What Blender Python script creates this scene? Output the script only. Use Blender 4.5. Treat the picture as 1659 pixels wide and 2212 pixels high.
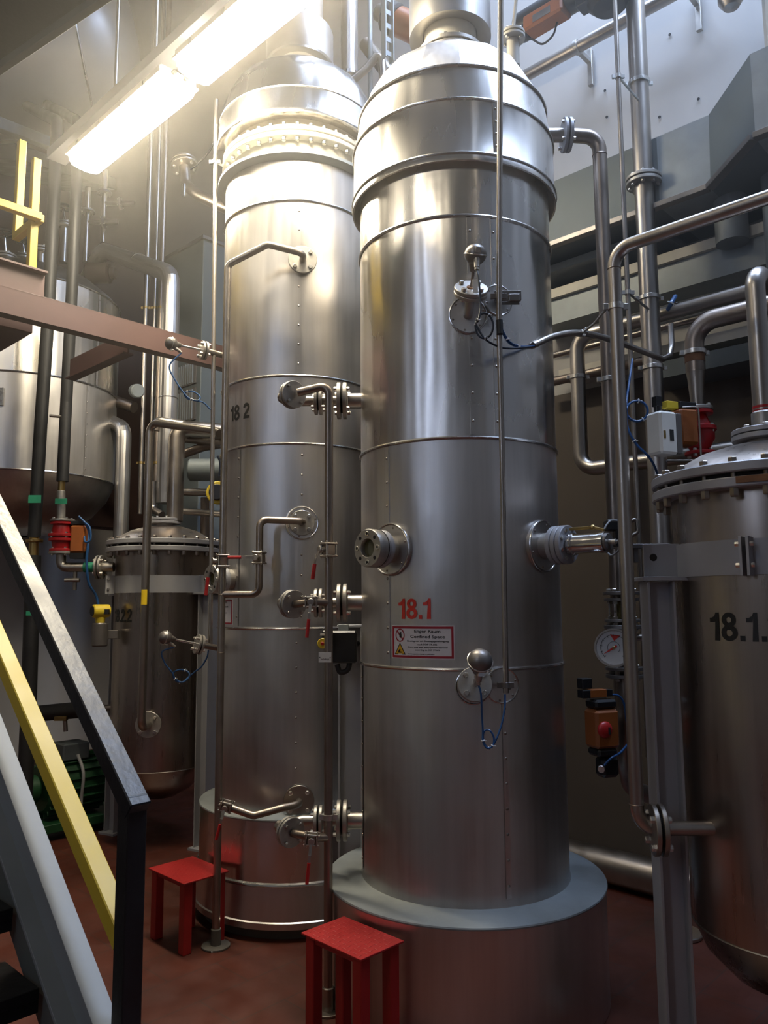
import bpy, math, random
from mathutils import Vector, Matrix
random.seed(7)
for o in list(bpy.data.objects): bpy.data.objects.remove(o)
scn = bpy.context.scene
COL = scn.collection
PI = math.pi
# ------------------------------------------------------------------ camera
W, H, F = 1659.0, 2212.0, 1700.0
TH, RHO, CAMZ = math.radians(6.68), math.radians(0.38), 1.65
cam_loc = Vector((0, 0, CAMZ))
right0 = Vector((1, 0, 0)); fwd = Vector((0, math.cos(TH), math.sin(TH))); up0 = Vector((0, -math.sin(TH), math.cos(TH)))
rgt = right0*math.cos(RHO) - up0*math.sin(RHO)
upv = up0*math.cos(RHO) + right0*math.sin(RHO)
cd = bpy.data.cameras.new('camera'); cam = bpy.data.objects.new('camera', cd); COL.objects.link(cam)
cd.sensor_fit = 'VERTICAL'; cd.sensor_height = 36; cd.sensor_width = 27; cd.lens = 36*F/H; cd.clip_start = .05
m = Matrix.Identity(4)
for i in range(3):
    m[i][0] = rgt[i]; m[i][1] = upv[i]; m[i][2] = -fwd[i]; m[i][3] = cam_loc[i]
cam.matrix_world = m
scn.camera = cam
# ------------------------------------------------------------------ view
scn.view_settings.view_transform = 'Standard'; scn.view_settings.look = 'None'
scn.view_settings.exposure = 0.2; scn.view_settings.gamma = 1; scn.view_settings.use_curve_mapping = False
LAMP_E = 80.0        # emission of the fluorescent covers
LAMP_ADDED_E = 24.0   # unseen lamps added behind the camera
SKY_E = 26.0          # daylight in the roof light
WIN_E = 5.0          # daylight in the tall window
w = bpy.data.worlds.new('world'); scn.world = w; w.use_nodes = True
w.node_tree.nodes['Background'].inputs[0].default_value = (.55, .7, 1, 1)
w.node_tree.nodes['Background'].inputs[1].default_value = .3
# room axes: U runs along the back wall (to the left and away), V towards the back wall
UA = Vector((-.723, .691, 0)).normalized(); VA = Vector((.691, .723, 0)).normalized()
def uv(u, v, z=0): return UA*u + VA*v + Vector((0, 0, z))
def ray(px, py):
    return (rgt*((px-W/2)/F) + upv*((H/2-py)/F) + fwd)
def at(px, py, Y):
    d = ray(px, py); return cam_loc + d*(Y/d.y)
def atz(px, py, z):
    d = ray(px, py); return cam_loc + d*((z-CAMZ)/d.z)
def onV(px, py, v):
    d = ray(px, py); return cam_loc + d*(v/d.dot(VA))
def onU(px, py, u):
    d = ray(px, py); return cam_loc + d*(u/d.dot(UA))
def hit(px, py, c, R):
    d = ray(px, py); ax, ay = -c[0], -c[1]
    A = d.x*d.x+d.y*d.y; B = 2*(ax*d.x+ay*d.y); Cc = ax*ax+ay*ay-R*R
    disc = B*B-4*A*Cc
    t = (-B-math.sqrt(max(disc, 0)))/(2*A)
    return cam_loc + d*t
def zf(c, R, px, py):
    n = Vector((c[0], c[1])).normalized(); return at(px, py, c[1]-R*n.y).z
# ------------------------------------------------------------------ materials
MATS = {}
def newmat(name):
    mt = bpy.data.materials.new(name); mt.use_nodes = True; MATS[name] = mt
    nt = mt.node_tree; return mt, nt, nt.nodes['Principled BSDF']
def lnk(nt, a, b): nt.links.new(a, b)
def texco(nt, scale=(1, 1, 1)):
    tc = nt.nodes.new('ShaderNodeTexCoord'); mp = nt.nodes.new('ShaderNodeMapping')
    mp.inputs['Scale'].default_value = scale; lnk(nt, tc.outputs['Object'], mp.inputs['Vector']); return mp.outputs[0]
def noise(nt, vec, sc, det=4, rough=.5):
    n = nt.nodes.new('ShaderNodeTexNoise'); n.inputs['Scale'].default_value = sc; n.inputs['Detail'].default_value = det
    n.inputs['Roughness'].default_value = rough; lnk(nt, vec, n.inputs['Vector']); return n.outputs['Fac']
def ramp(nt, fac, stops):
    r = nt.nodes.new('ShaderNodeValToRGB'); e = r.color_ramp.elements
    while len(e) < len(stops): e.new(.5)
    for i, (p, c) in enumerate(stops):
        e[i].position = p; e[i].color = (c[0], c[1], c[2], 1) if hasattr(c, '__len__') else (c, c, c, 1)
    lnk(nt, fac, r.inputs[0]); return r.outputs[0]
def bump(nt, b, h, st, dist):
    bp = nt.nodes.new('ShaderNodeBump'); bp.inputs['Strength'].default_value = st; bp.inputs['Distance'].default_value = dist
    lnk(nt, h, bp.inputs['Height']); lnk(nt, bp.outputs[0], b.inputs['Normal'])
def simple(name, col, rough=.5, metal=0, var=.12, nscale=6, bmp=0, streak=(1, 1, 1), spec=.5):
    mt, nt, b = newmat(name); v = texco(nt, streak)
    n = noise(nt, v, nscale, 5, .6)
    lo = [c*(1-var) for c in col]; hi = [min(1, c*(1+var)) for c in col]
    lnk(nt, ramp(nt, n, [(.3, lo), (.7, hi)]), b.inputs['Base Color'])
    b.inputs['Metallic'].default_value = metal
    lnk(nt, ramp(nt, n, [(.25, max(0, rough-.08)), (.75, min(1, rough+.08))]), b.inputs['Roughness'])
    b.inputs['Specular IOR Level'].default_value = spec
    if bmp: bump(nt, b, noise(nt, v, nscale*6, 3), bmp, .004)
    return mt
def brushed(name, col, rough, aniso, wave=.25, zs=.3, wavesc=2.2, fine=.4, dent=.10, n1det=3):
    mt, nt, b = newmat(name)
    v1 = texco(nt, (1, 1, .5)); n1 = noise(nt, v1, 3, n1det, .5)
    v2 = texco(nt, (14, 14, .6)); n2 = noise(nt, v2, 2.5, 3, .6)
    mx = nt.nodes.new('ShaderNodeMix'); mx.inputs[0].default_value = fine
    lnk(nt, n1, mx.inputs[2]); lnk(nt, n2, mx.inputs[3])
    lo = [c*.84 for c in col]; hi = [min(1, c*1.08) for c in col]
    lnk(nt, ramp(nt, mx.outputs[0], [(.32, lo), (.68, hi)]), b.inputs['Base Color'])
    b.inputs['Metallic'].default_value = 1
    lnk(nt, ramp(nt, mx.outputs[0], [(.3, rough-.06), (.7, rough+.09)]), b.inputs['Roughness'])
    b.inputs['Anisotropic'].default_value = aniso
    tg = nt.nodes.new('ShaderNodeTangent'); tg.direction_type = 'RADIAL'; tg.axis = 'Z'
    lnk(nt, tg.outputs[0], b.inputs['Tangent'])
    v3 = texco(nt, (1, 1, zs)); n3 = noise(nt, v3, wavesc, 2, .4)
    n4 = noise(nt, texco(nt, (1, 1, .8)), 7, 2, .5); m4 = nt.nodes.new('ShaderNodeMath'); m4.operation = 'MULTIPLY_ADD'; m4.inputs[1].default_value = dent
    lnk(nt, n4, m4.inputs[0]); lnk(nt, n3, m4.inputs[2])
    bump(nt, b, m4.outputs[0], wave, .06)
    return mt
M = {}
M['clad'] = brushed('aluminium_cladding', (.66, .635, .61), .36, .6, .30, zs=.25, wavesc=4)
M['shiny'] = brushed('polished_cladding', (.72, .695, .66), .24, .6, .55, zs=.12, wavesc=5, fine=.12, dent=.03, n1det=1)
M['vessel'] = brushed('ground_steel_shell', (.44, .385, .34), .28, .6, .14, zs=.12, wavesc=5)
M["steel"] = simple("stainless_pipe", (.42, .385, .345), .34, 1, .14, 5, 0, (1, 1, .4))
M['pipe_dull'] = simple('pickled_pipe', (.36, .32, .28), .36, 1, .16, 6)
M['pipe_brown'] = simple('heat_stained_pipe', (.30, .25, .21), .38, 1, .2, 5)
M['chrome'] = simple('polished_steel', (.72, .70, .68), .14, 1, .05, 8)
M['insul'] = simple('sheet_insulation', (.46, .45, .44), .34, .95, .06, 4)
M['ductsilver'] = simple('silver_duct_cladding', (.72, .72, .72), .42, .7, .06, 2)
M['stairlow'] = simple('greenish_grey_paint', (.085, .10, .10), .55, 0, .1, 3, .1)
M['flange'] = simple('cast_flange_grey', (.40, .38, .35), .45, .85, .12, 20, .1)
M['bolt'] = simple('zinc_bolt', (.66, .64, .60), .3, 1, .08, 20)
M['hoop'] = simple('bright_hoop', (.62, .61, .60), .25, 1, .06, 10)
M['greypaint'] = simple('grey_steel_paint', (.33, .33, .345), .5, .3, .07, 4, .05)
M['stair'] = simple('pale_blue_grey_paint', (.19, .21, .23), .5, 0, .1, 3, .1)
M['black'] = simple('gloss_black_paint', (.008, .008, .010), .34, 0, .3, 9, .25, (1, 1, .5), spec=.35)
M['blackpost'] = simple('black_post_paint', (.007, .007, .008), .45, 0, .3, 9, .2)
M['rubber'] = simple('black_rubber_insulation', (.012, .012, .013), .55, 0, .3, 5, .3)
M['blackplastic'] = simple('black_plastic', (.012, .012, .013), .35, 0, .2, 8)
M['yellow'] = simple('yellow_rail_paint', (.50, .36, .03), .45, 0, .08, 5, .05)
M['red'] = simple('red_stool_paint', (.31, .012, .011), .40, 0, .14, 5, .08)
M['redvalve'] = simple('red_valve_enamel', (.36, .012, .014), .35, 0, .15, 9, .05)
M['redgrip'] = simple('red_plastic_grip', (.42, .015, .015), .4, 0, .08, 9)
M['brownbeam'] = simple('red_oxide_beam_paint', (.115, .062, .057), .5, 0, .12, 4, .06)
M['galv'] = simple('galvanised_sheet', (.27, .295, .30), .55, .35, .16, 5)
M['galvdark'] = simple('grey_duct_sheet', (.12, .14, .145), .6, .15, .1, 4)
M['cream'] = simple('cream_trim_paint', (.52, .49, .42), .55, 0, .1, 5)
M['white'] = simple('white_plastic', (.66, .64, .58), .4, 0, .05, 8)
M['orange'] = simple('orange_actuator_enamel', (.27, .08, .018), .4, 0, .1, 9)
M['yelplastic'] = simple('yellow_housing_enamel', (.62, .46, .03), .4, 0, .1, 9)
M['green'] = simple('green_pump_enamel', (.010, .055, .020), .45, 0, .15, 6, .1)
M['greenlabel'] = simple('green_label', (.02, .22, .12), .5, 0, .06, 9)
M['blue'] = simple('blue_cable_jacket', (.015, .07, .20), .4, 0, .1, 9)
M['cabledark'] = simple('dark_cable_jacket', (.010, .016, .03), .4, 0, .1, 9)
M['cablegrey'] = simple('grey_cable_jacket', (.25, .25, .25), .5, 0, .1, 9)
M['tie'] = simple('white_cable_tie', (.7, .7, .7), .4, 0, .04, 9)
M['sensor'] = simple('sensor_head_casting', (.20, .185, .175), .38, .7, .08, 12)
M['dark'] = simple('dark_opening', (.012, .011, .010), .8, 0, .1, 5)
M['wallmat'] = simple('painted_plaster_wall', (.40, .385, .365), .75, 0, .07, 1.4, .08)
M['wallshade'] = simple('brown_grey_wall_shade', (.085, .068, .055), .75, 0, .08, 1.4, .08)
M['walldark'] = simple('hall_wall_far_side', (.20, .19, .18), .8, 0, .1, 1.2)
M['ceilmat'] = simple('ceiling_paint', (.35, .35, .36), .8, 0, .06, 1.5)
M['brownstrip'] = simple('brown_skirting_paint', (.075, .04, .03), .6, 0, .1, 4)
M['concrete'] = simple('plinth_concrete', (.10, .09, .075), .8, 0, .15, 7, .3)
M['housing'] = simple('lamp_housing_plastic', (.72, .70, .62), .45, 0, .03, 5)
M['numblack'] = simple('black_sticker', (.010, .010, .010), .45, 0, .05, 5)
M['numred'] = simple('red_sticker', (.62, .035, .02), .4, 0, .06, 15)
M['signwhite'] = simple('sign_white_foil', (.62, .60, .62), .35, 0, .03, 5)
M['signred'] = simple('sign_red_print', (.30, .012, .025), .4, 0, .04, 5)
M['signyellow'] = simple('sign_yellow_print', (.65, .36, .01), .4, 0, .04, 5)
M['yellowlabel'] = simple('yellow_label', (.75, .52, .02), .4, 0, .04, 5)
M['dial'] = simple('dial_face', (.62, .62, .60), .4, 0, .03, 5)
M['brass'] = simple('brass', (.42, .30, .12), .35, 1, .1, 9)
M['rust'] = simple('rusty_pipe', (.20, .10, .05), .7, .3, .3, 12, .2)
M['debris'] = simple('chalk_scrap', (.6, .58, .55), .7, 0, .05, 9)
def emat(name, col, e):
    mt, nt, b = newmat(name); b.inputs['Base Color'].default_value = (.8, .8, .8, 1)
    b.inputs['Emission Color'].default_value = (*col, 1); b.inputs['Emission Strength'].default_value = e; return mt
M['lamp'] = emat('lit_lamp_cover', (1, .88, .66), LAMP_E)
M['lampadded'] = emat('added_lamp_cover', (1, .88, .68), LAMP_ADDED_E)
M['sky'] = emat('roof_light_daylight', (.55, .70, 1), SKY_E)
M['day'] = emat('window_daylight', (.60, .72, 1), WIN_E)
def glassmat():
    mt, nt, b = newmat('sight_glass_pane'); b.inputs['Base Color'].default_value = (.30, .26, .10, 1)
    b.inputs['Roughness'].default_value = .05; b.inputs['Transmission Weight'].default_value = .8; b.inputs['IOR'].default_value = 1.45
    return mt
M['glass'] = glassmat()
def floormat():
    mt, nt, b = newmat('red_brown_floor_tiles')
    tc = nt.nodes.new('ShaderNodeTexCoord'); mp = nt.nodes.new('ShaderNodeMapping')
    mp.inputs['Rotation'].default_value = (0, 0, math.radians(-46.3))
    lnk(nt, tc.outputs['Object'], mp.inputs['Vector'])
    br = nt.nodes.new('ShaderNodeTexBrick'); br.inputs['Scale'].default_value = 1
    br.inputs['Brick Width'].default_value = .5; br.inputs['Row Height'].default_value = .25; br.inputs['Mortar Size'].default_value = .0035
    br.inputs['Color1'].default_value = (.088, .021, .011, 1); br.inputs['Color2'].default_value = (.076, .019, .010, 1)
    br.inputs['Mortar'].default_value = (.05, .022, .015, 1)
    lnk(nt, mp.outputs[0], br.inputs['Vector'])
    n = noise(nt, mp.outputs[0], 1.7, 6, .6)
    r = ramp(nt, n, [(.3, .62), (.7, 1.2)])
    mx = nt.nodes.new('ShaderNodeMix'); mx.data_type = 'RGBA'; mx.blend_type = 'MULTIPLY'; mx.inputs[0].default_value = 1
    lnk(nt, br.outputs['Color'], mx.inputs[6]); lnk(nt, r, mx.inputs[7]); lnk(nt, mx.outputs[2], b.inputs['Base Color'])
    lnk(nt, ramp(nt, noise(nt, mp.outputs[0], 6, 4), [(.3, .36), (.7, .6)]), b.inputs['Roughness'])
    bump(nt, b, br.outputs['Fac'], -.15, .003); return mt
M['floor'] = floormat()
# ------------------------------------------------------------------ mesh helper
def frame(axis):
    a = Vector(axis).normalized(); h = Vector((0, 0, 1)) if abs(a.z) < .9 else Vector((0, 1, 0))
    x = h.cross(a).normalized(); y = a.cross(x).normalized(); return x, y, a
class MB:
    def __init__(s): s.v = []; s.f = []; s.mi = []; s.cur = 0
    def add(s, vs, fs):
        k = len(s.v); s.v += [Vector(v) for v in vs]; s.f += [tuple(i+k for i in f) for f in fs]; s.mi += [s.cur]*len(fs); return s
    def box(s, c, size, ax=None, ay=None, az=None, bev=0):
        ax = Vector(ax or (1, 0, 0)).normalized(); az = Vector(az or (0, 0, 1)).normalized()
        ay = Vector(ay).normalized() if ay else az.cross(ax).normalized()
        c = Vector(c); hx, hy, hz = size[0]/2, size[1]/2, size[2]/2
        b = bev if bev else min(hx, hy, hz)*.12
        # chamfered box: 24 verts
        vs = []; idx = {}
        for sx in (-1, 1):
            for sy in (-1, 1):
                for sz in (-1, 1):
                    for k in range(3):
                        d = [hx-b, hy-b, hz-b]; d[k] += b
                        idx[(sx, sy, sz, k)] = len(vs); vs.append(c+ax*(sx*d[0])+ay*(sy*d[1])+az*(sz*d[2]))
        fs = []
        def q(*ks): fs.append(tuple(idx[k] for k in ks))
        for k in range(3):
            for sg in (-1, 1):
                o = [j for j in range(3) if j != k]; ks = []
                for (a, b2) in ((-1, -1), (1, -1), (1, 1), (-1, 1)):
                    t = [0, 0, 0]; t[k] = sg; t[o[0]] = a; t[o[1]] = b2; ks.append((*t, k))
                flip = (sg > 0) != (k == 1)
                q(*(ks if flip else ks[::-1]))
        for k in range(3):
            o = [j for j in range(3) if j != k]
            for a in (-1, 1):
                for b2 in (-1, 1):
                    t0 = [0]*3; t0[k] = -1; t0[o[0]] = a; t0[o[1]] = b2; t1 = list(t0); t1[k] = 1
                    q((*t0, o[0]), (*t1, o[0]), (*t1, o[1]), (*t0, o[1]))
        for sx in (-1, 1):
            for sy in (-1, 1):
                for sz in (-1, 1): q((sx, sy, sz, 0), (sx, sy, sz, 1), (sx, sy, sz, 2))
        return s.add(vs, fs)
    def beam(s, p0, p1, wd, ht, up=(0, 0, 1)):      # wd across, ht along up
        p0 = Vector(p0); p1 = Vector(p1); a = (p1-p0); L = a.length; a.normalize()
        side = a.cross(Vector(up)).normalized(); u = side.cross(a).normalized()
        return s.box((p0+p1)/2, (L, wd, ht), a, side, u, bev=min(wd, ht)*.06)
    def lathe(s, prof, c, axis=(0, 0, 1), seg=24, close=False):
        x, y, a = frame(axis); c = Vector(c); vs = []; fs = []; n = len(prof)
        for (r, h) in prof:
            for k in range(seg):
                t = 2*PI*k/seg; vs.append(c+a*h+(x*math.cos(t)+y*math.sin(t))*max(r, 1e-5))
        for i in range(n if close else n-1):
            j = (i+1) % n
            for k in range(seg):
                l = (k+1) % seg; fs.append((i*seg+k, i*seg+l, j*seg+l, j*seg+k))
        return s.add(vs, fs)
    def cyl(s, p0, p1, r, r1=None, seg=16, bev=None):
        p0 = Vector(p0); p1 = Vector(p1); L = (p1-p0).length; r1 = r if r1 is None else r1
        b = min(L*.2, min(r, r1)*.15) if bev is None else bev
        return s.lathe([(0, 0), (r-b, 0), (r, b), (r1, L-b), (r1-b, L), (0, L)], p0, p1-p0, seg)
    def ring(s, c, axis, ro, ri, t, seg=32):        # flat ring starting at c, thickness t along axis
        b = min(t, ro-ri)*.12
        return s.lathe([(ri, 0), (ro-b, 0), (ro, b), (ro, t-b), (ro-b, t), (ri, t)], c, axis, seg, close=True)
    def torus(s, c, axis, R, r, seg=48, rs=8):
        return s.lathe([(R+r*math.cos(2*PI*k/rs), r*math.sin(2*PI*k/rs)) for k in range(rs)], c, axis, seg, close=True)
    def hexa(s, p0, axis, r, h):
        return s.lathe([(0, 0), (r, 0), (r, h*.85), (r*.85, h), (0, h)], p0, axis, 6)
    def ball(s, c, r, axis=(0, 0, 1), flat=1.0, seg=20):
        n = seg//2
        return s.lathe([(r*math.sin(PI*k/n), -r*flat*math.cos(PI*k/n)) for k in range(n+1)], c, axis, seg)
    def tube(s, pts, r, bend=None, seg=14, nb=6, caps=True):
        P = [Vector(p) for p in pts]; path = [P[0]]
        if bend:
            for i in range(1, len(P)-1):
                a = (P[i-1]-P[i]); b = (P[i+1]-P[i]); la, lb = a.length, b.length; a.normalize(); b.normalize()
                ang = a.angle(b)
                d = min(bend/math.tan(ang/2) if ang < PI-.02 else 0, la*.48, lb*.48)
                if d < 1e-4: path.append(P[i]); continue
                rr = d*math.tan(ang/2); bis = (a+b).normalized(); cc = P[i]+bis*(rr/math.sin(ang/2))
                s0 = P[i]+a*d-cc; s1 = P[i]+b*d-cc; tot = s0.angle(s1); ax = s0.cross(s1).normalized()
                for k in range(nb+1): path.append(cc+Matrix.Rotation(tot*k/nb, 3, ax)@s0)
        else: path += P[1:-1]
        path.append(P[-1])
        n = len(path); tans = []
        for i in range(n):
            t = path[min(i+1, n-1)]-path[max(i-1, 0)]; tans.append(t.normalized())
        x, y, _ = frame(tans[0]); vs = []; fs = []
        for i in range(n):
            if i:
                qn = tans[i-1].rotation_difference(tans[i]); x = qn@x
            x = (x-tans[i]*x.dot(tans[i])).normalized(); y = tans[i].cross(x)
            for k in range(seg):
                t = 2*PI*k/seg; vs.append(path[i]+(x*math.cos(t)+y*math.sin(t))*r)
        for i in range(n-1):
            for k in range(seg):
                l = (k+1) % seg; fs.append((i*seg+k, i*seg+l, (i+1)*seg+l, (i+1)*seg+k))
        if caps: fs.append(tuple(range(seg))[::-1]); fs.append(tuple((n-1)*seg+k for k in range(seg)))
        return s.add(vs, fs)
    def prism(s, poly, ext):                          # poly: 3D points, ext: extrusion vector
        n = len(poly); p = [Vector(v) for v in poly]; e = Vector(ext)
        vs = p+[v+e for v in p]
        fs = [tuple(range(n))[::-1], tuple(range(n, 2*n))]+[(i, (i+1) % n, (i+1) % n+n, i+n) for i in range(n)]
        return s.add(vs, fs)
ORG = {}
def finish(o, label=None, cat=None, group=None, kind=None):
    if label: o['label'] = label
    if cat: o['category'] = cat
    if group: o['group'] = group
    if kind: o['kind'] = kind
    return o
def build(mb, name, mat, parent=None, label=None, cat=None, group=None, kind=None, org=None, smooth=True, extra=None, ang=35):
    if parent is not None: o_ = ORG[parent.name]
    else:
        if org is None:
            zs = min(v.z for v in mb.v); c = sum(mb.v, Vector())/len(mb.v); org = Vector((c.x, c.y, zs))
        o_ = Vector(org)
    me = bpy.data.meshes.new(name); me.from_pydata([v-o_ for v in mb.v], [], mb.f); me.validate()
    me.materials.append(M[mat] if isinstance(mat, str) else mat)
    for e in (extra or []): me.materials.append(M[e])
    import bmesh
    bm = bmesh.new(); bm.from_mesh(me); bmesh.ops.recalc_face_normals(bm, faces=bm.faces); bm.to_mesh(me); bm.free()
    if extra and len(me.polygons) == len(mb.mi):
        for p, i in zip(me.polygons, mb.mi): p.material_index = i
    if smooth:
        for p in me.polygons: p.use_smooth = True
        me.set_sharp_from_angle(angle=math.radians(ang))
    o = bpy.data.objects.new(name, me); COL.objects.link(o)
    if parent is not None: o.parent = parent
    else: o.location = o_
    ORG[o.name] = o_
    return finish(o, label, cat, group, kind)
def thing(name, label, cat, loc, group=None):
    o = bpy.data.objects.new(name, None); COL.objects.link(o); o.location = Vector(loc); o.empty_display_size = .05
    ORG[o.name] = Vector(loc); return finish(o, label, cat, group)
def T(name, mat, pts, r, parent=None, label=None, cat=None, group=None, bend=None, seg=14, nb=6):
    return build(MB().tube(pts, r, bend, seg, nb), name, mat, parent, label, cat, group)
def catmull(P, n=8):
    P = [Vector(p) for p in P]; out = []
    Q = [P[0]*2-P[1]]+P+[P[-1]*2-P[-2]]
    for i in range(1, len(Q)-2):
        for k in range(n):
            t = k/n; a, b, c, d = Q[i-1], Q[i], Q[i+1], Q[i+2]
            out.append(.5*((2*b)+(c-a)*t+(2*a-5*b+4*c-d)*t*t+(3*b-a-3*c+d)*t**3))
    out.append(P[-1]); return out
def flange(parent, c, axis, R, t, nb=4, br=None, name='flange', mat='flange', hole=0, hr=None, back=.012, front=.012, boltmat='bolt', ph=.5, frac=.76):
    """disc starting at c going t along axis, hexagon bolts around as sub-parts"""
    a = Vector(axis).normalized(); x, y, _ = frame(a); c = Vector(c)
    mb = MB()
    if hole: mb.ring(c, a, R, hole, t, 40)
    else: mb.cyl(c, c+a*t, R, seg=40, bev=t*.12)
    f = build(mb, name, mat, parent)
    hr = hr or R*.11
    for k in range(nb):
        tt = 2*PI*(k+ph)/nb; p = c+(x*math.cos(tt)+y*math.sin(tt))*R*frac
        m2 = MB()
        if front: m2.hexa(p+a*t, a, hr, front)
        if back: m2.hexa(p, -a, hr, back)
        build(m2, 'bolt', boltmat, f, smooth=False)
    return f
def flange_pair(parent, c, axis, R, t=.018, gap=.008, nb=4, mat='flange', ph=.5, hr=None):
    a = Vector(axis).normalized(); c = Vector(c); r = []
    r.append(flange(parent, c-a*(gap/2+t), a, R, t, nb, front=0, back=.014, mat=mat, ph=ph, hr=hr))
    r.append(flange(parent, c+a*(gap/2), a, R, t, nb, front=.014, back=0, mat=mat, ph=ph, hr=hr))
    build(MB().cyl(c-a*gap*.6, c+a*gap*.6, R*.66, seg=24, bev=0), 'gasket', 'dark', parent)
    return r
def weld(parent, c, axis, r): build(MB().torus(c, axis, r, r*.06+.0006, 20, 6), 'weld_seam', 'pipe_brown', parent)
def text_mb(s, h, bold=0.0, spacing=1.0):
    cu = bpy.data.curves.new('t', 'FONT'); cu.body = s; cu.size = 1; cu.offset = bold; cu.space_character = spacing; cu.resolution_u = 4
    o = bpy.data.objects.new('t', cu); COL.objects.link(o)
    dg = bpy.context.evaluated_depsgraph_get(); me = bpy.data.meshes.new_from_object(o.evaluated_get(dg))
    vs = [v.co.copy() for v in me.vertices]; fs = [tuple(p.vertices) for p in me.polygons]
    bpy.data.objects.remove(o); bpy.data.curves.remove(cu); bpy.data.meshes.remove(me)
    x0 = min(v.x for v in vs); x1 = max(v.x for v in vs); y0 = min(v.y for v in vs); y1 = max(v.y for v in vs)
    k = h/(y1-y0)
    return [Vector(((v.x-x0)*k, (v.y-y0)*k, 0)) for v in vs], fs, (x1-x0)*k
def digits_mb(s, h):
    vs = []; fs = []; x = 0
    def poly(p):
        k = len(vs); vs.extend(Vector((x+a, b, 0)) for a, b in p); fs.append(tuple(range(k, k+len(p))))
    def annulus(cx, cy, rx, ry, ix, iy, n=28):
        k = len(vs)
        for i in range(n):
            t = 2*PI*i/n; vs.append(Vector((x+cx+rx*math.cos(t), cy+ry*math.sin(t), 0))); vs.append(Vector((x+cx+ix*math.cos(t), cy+iy*math.sin(t), 0)))
        for i in range(n): j = (i+1) % n; fs.append((k+2*i, k+2*j, k+2*j+1, k+2*i+1))
    for ch in s:
        if ch == '1': poly([(.20, 0), (.42, 0), (.42, 1), (.28, 1)]) ; poly([(.28, 1), (.22, .88), (.12, .82), (0, .81), (0, .66), (.20, .66), (.235, .66)]); x += .50
        elif ch == '8': annulus(.33, .28, .33, .285, .135, .115); annulus(.33, .74, .285, .265, .11, .10); x += .72
        elif ch == '2':
            P = [(.30+.215*math.cos(math.radians(a)), .695+.21*math.sin(math.radians(a))) for a in range(178, -46, -16)]+[(.34, .42), (.18, .26), (.12, .10)]
            k = len(vs); hw = .098
            for i, p in enumerate(P):
                a = P[max(i-1, 0)]; b = P[min(i+1, len(P)-1)]; dx, dy = b[0]-a[0], b[1]-a[1]; l = math.hypot(dx, dy); nx, ny = -dy/l*hw, dx/l*hw
                vs.append(Vector((x+p[0]+nx, p[1]+ny, 0))); vs.append(Vector((x+p[0]-nx, p[1]-ny, 0)))
            for i in range(len(P)-1): fs.append((k+2*i, k+2*i+1, k+2*i+3, k+2*i+2))
            poly([(0.0, 0), (.62, 0), (.62, .19), (0.03, .19)]); x += .68
        elif ch == '.': poly([(.03, 0), (.22, 0), (.22, .19), (.03, .19)]); x += .28
        else: x += .34
    w_ = max(v.x for v in vs)
    return [Vector((v.x*h, v.y*h, 0)) for v in vs], fs, w_*h
def text_on_cyl(name, s, c, R, p_left, height, width, mat, parent, bold=.02, lab=None):
    """lettering bent round a shell; p_left = world point of the lower left corner"""
    vs, fs, wd = digits_mb(s, height); k = width/wd
    a0 = math.atan2(p_left.x-c[0], -(p_left.y-c[1])); mb = MB(); out = []
    for v in vs:
        a = a0+v.x*k/R; out.append(Vector((c[0]+R*math.sin(a), c[1]-R*math.cos(a), p_left.z+v.y)))
    mb.add(out, fs); return build(mb, name, mat, parent, label=lab, smooth=False)
def az(c, p): return math.atan2(p.x-c[0], -(p.y-c[1]))
def nrm(a): return Vector((math.sin(a), -math.cos(a), 0))
def ball_valve(parent_label, cat, p, axis, hdir, hlen, r=.022, name='ball_valve', out=(0, -1, 0), group=None, handle_down=True):
    """three piece ball valve: body along axis, lever pivot towards out, lever pointing to hdir"""
    a = Vector(axis).normalized(); o = Vector(out); o = (o-a*o.dot(a)).normalized(); s = a.cross(o); p = Vector(p)
    t = thing(name, parent_label, cat, p, group)
    b = build(MB().box(p, (r*2.3, r*2.0, r*2.6), a, o, s, bev=r*.2), 'valve_body', 'pipe_brown', t)
    for sg in (-1, 1):
        e = build(MB().box(p+a*sg*r*1.35, (r*.45, r*2.9, r*2.9), a, o, s, bev=r*.1), 'end_plate', 'pipe_dull', t)
        for i in (-1, 1):
            for j in (-1, 1):
                if sg > 0: build(MB().cyl(p-a*r*1.9+o*i*r*1.15+s*j*r*1.15, p+a*r*1.9+o*i*r*1.15+s*j*r*1.15, r*.17, seg=8), 'tie_bolt', 'bolt', t)
    build(MB().cyl(p+o*r, p+o*r*2.3, r*.55, seg=12), 'stem', 'bolt', t)
    hd = Vector(hdir).normalized(); q = p+o*r*2.3
    side = hd.cross(o).normalized()
    mb = MB().cyl(q-o*r*.2, q+o*r*.25, r*.85, seg=12)
    q2 = q+hd*hlen*.34+o*r*.7
    mb.beam(q, q2, r*.7, r*.22, up=o); mb.beam(q2-hd*.004, q+hd*hlen+o*r*.8, r*.6, r*.22, up=o)
    lv = build(mb, 'lever', 'steel', t)
    build(MB().tube([q+hd*hlen*.5+o*r*.75, q+hd*hlen*.53+o*r*.75, q+hd*hlen*1.0+o*r*.8, q+hd*hlen*1.03+o*r*.8], r*.42, seg=10), 'grip', 'redgrip', lv)
    return t
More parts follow.
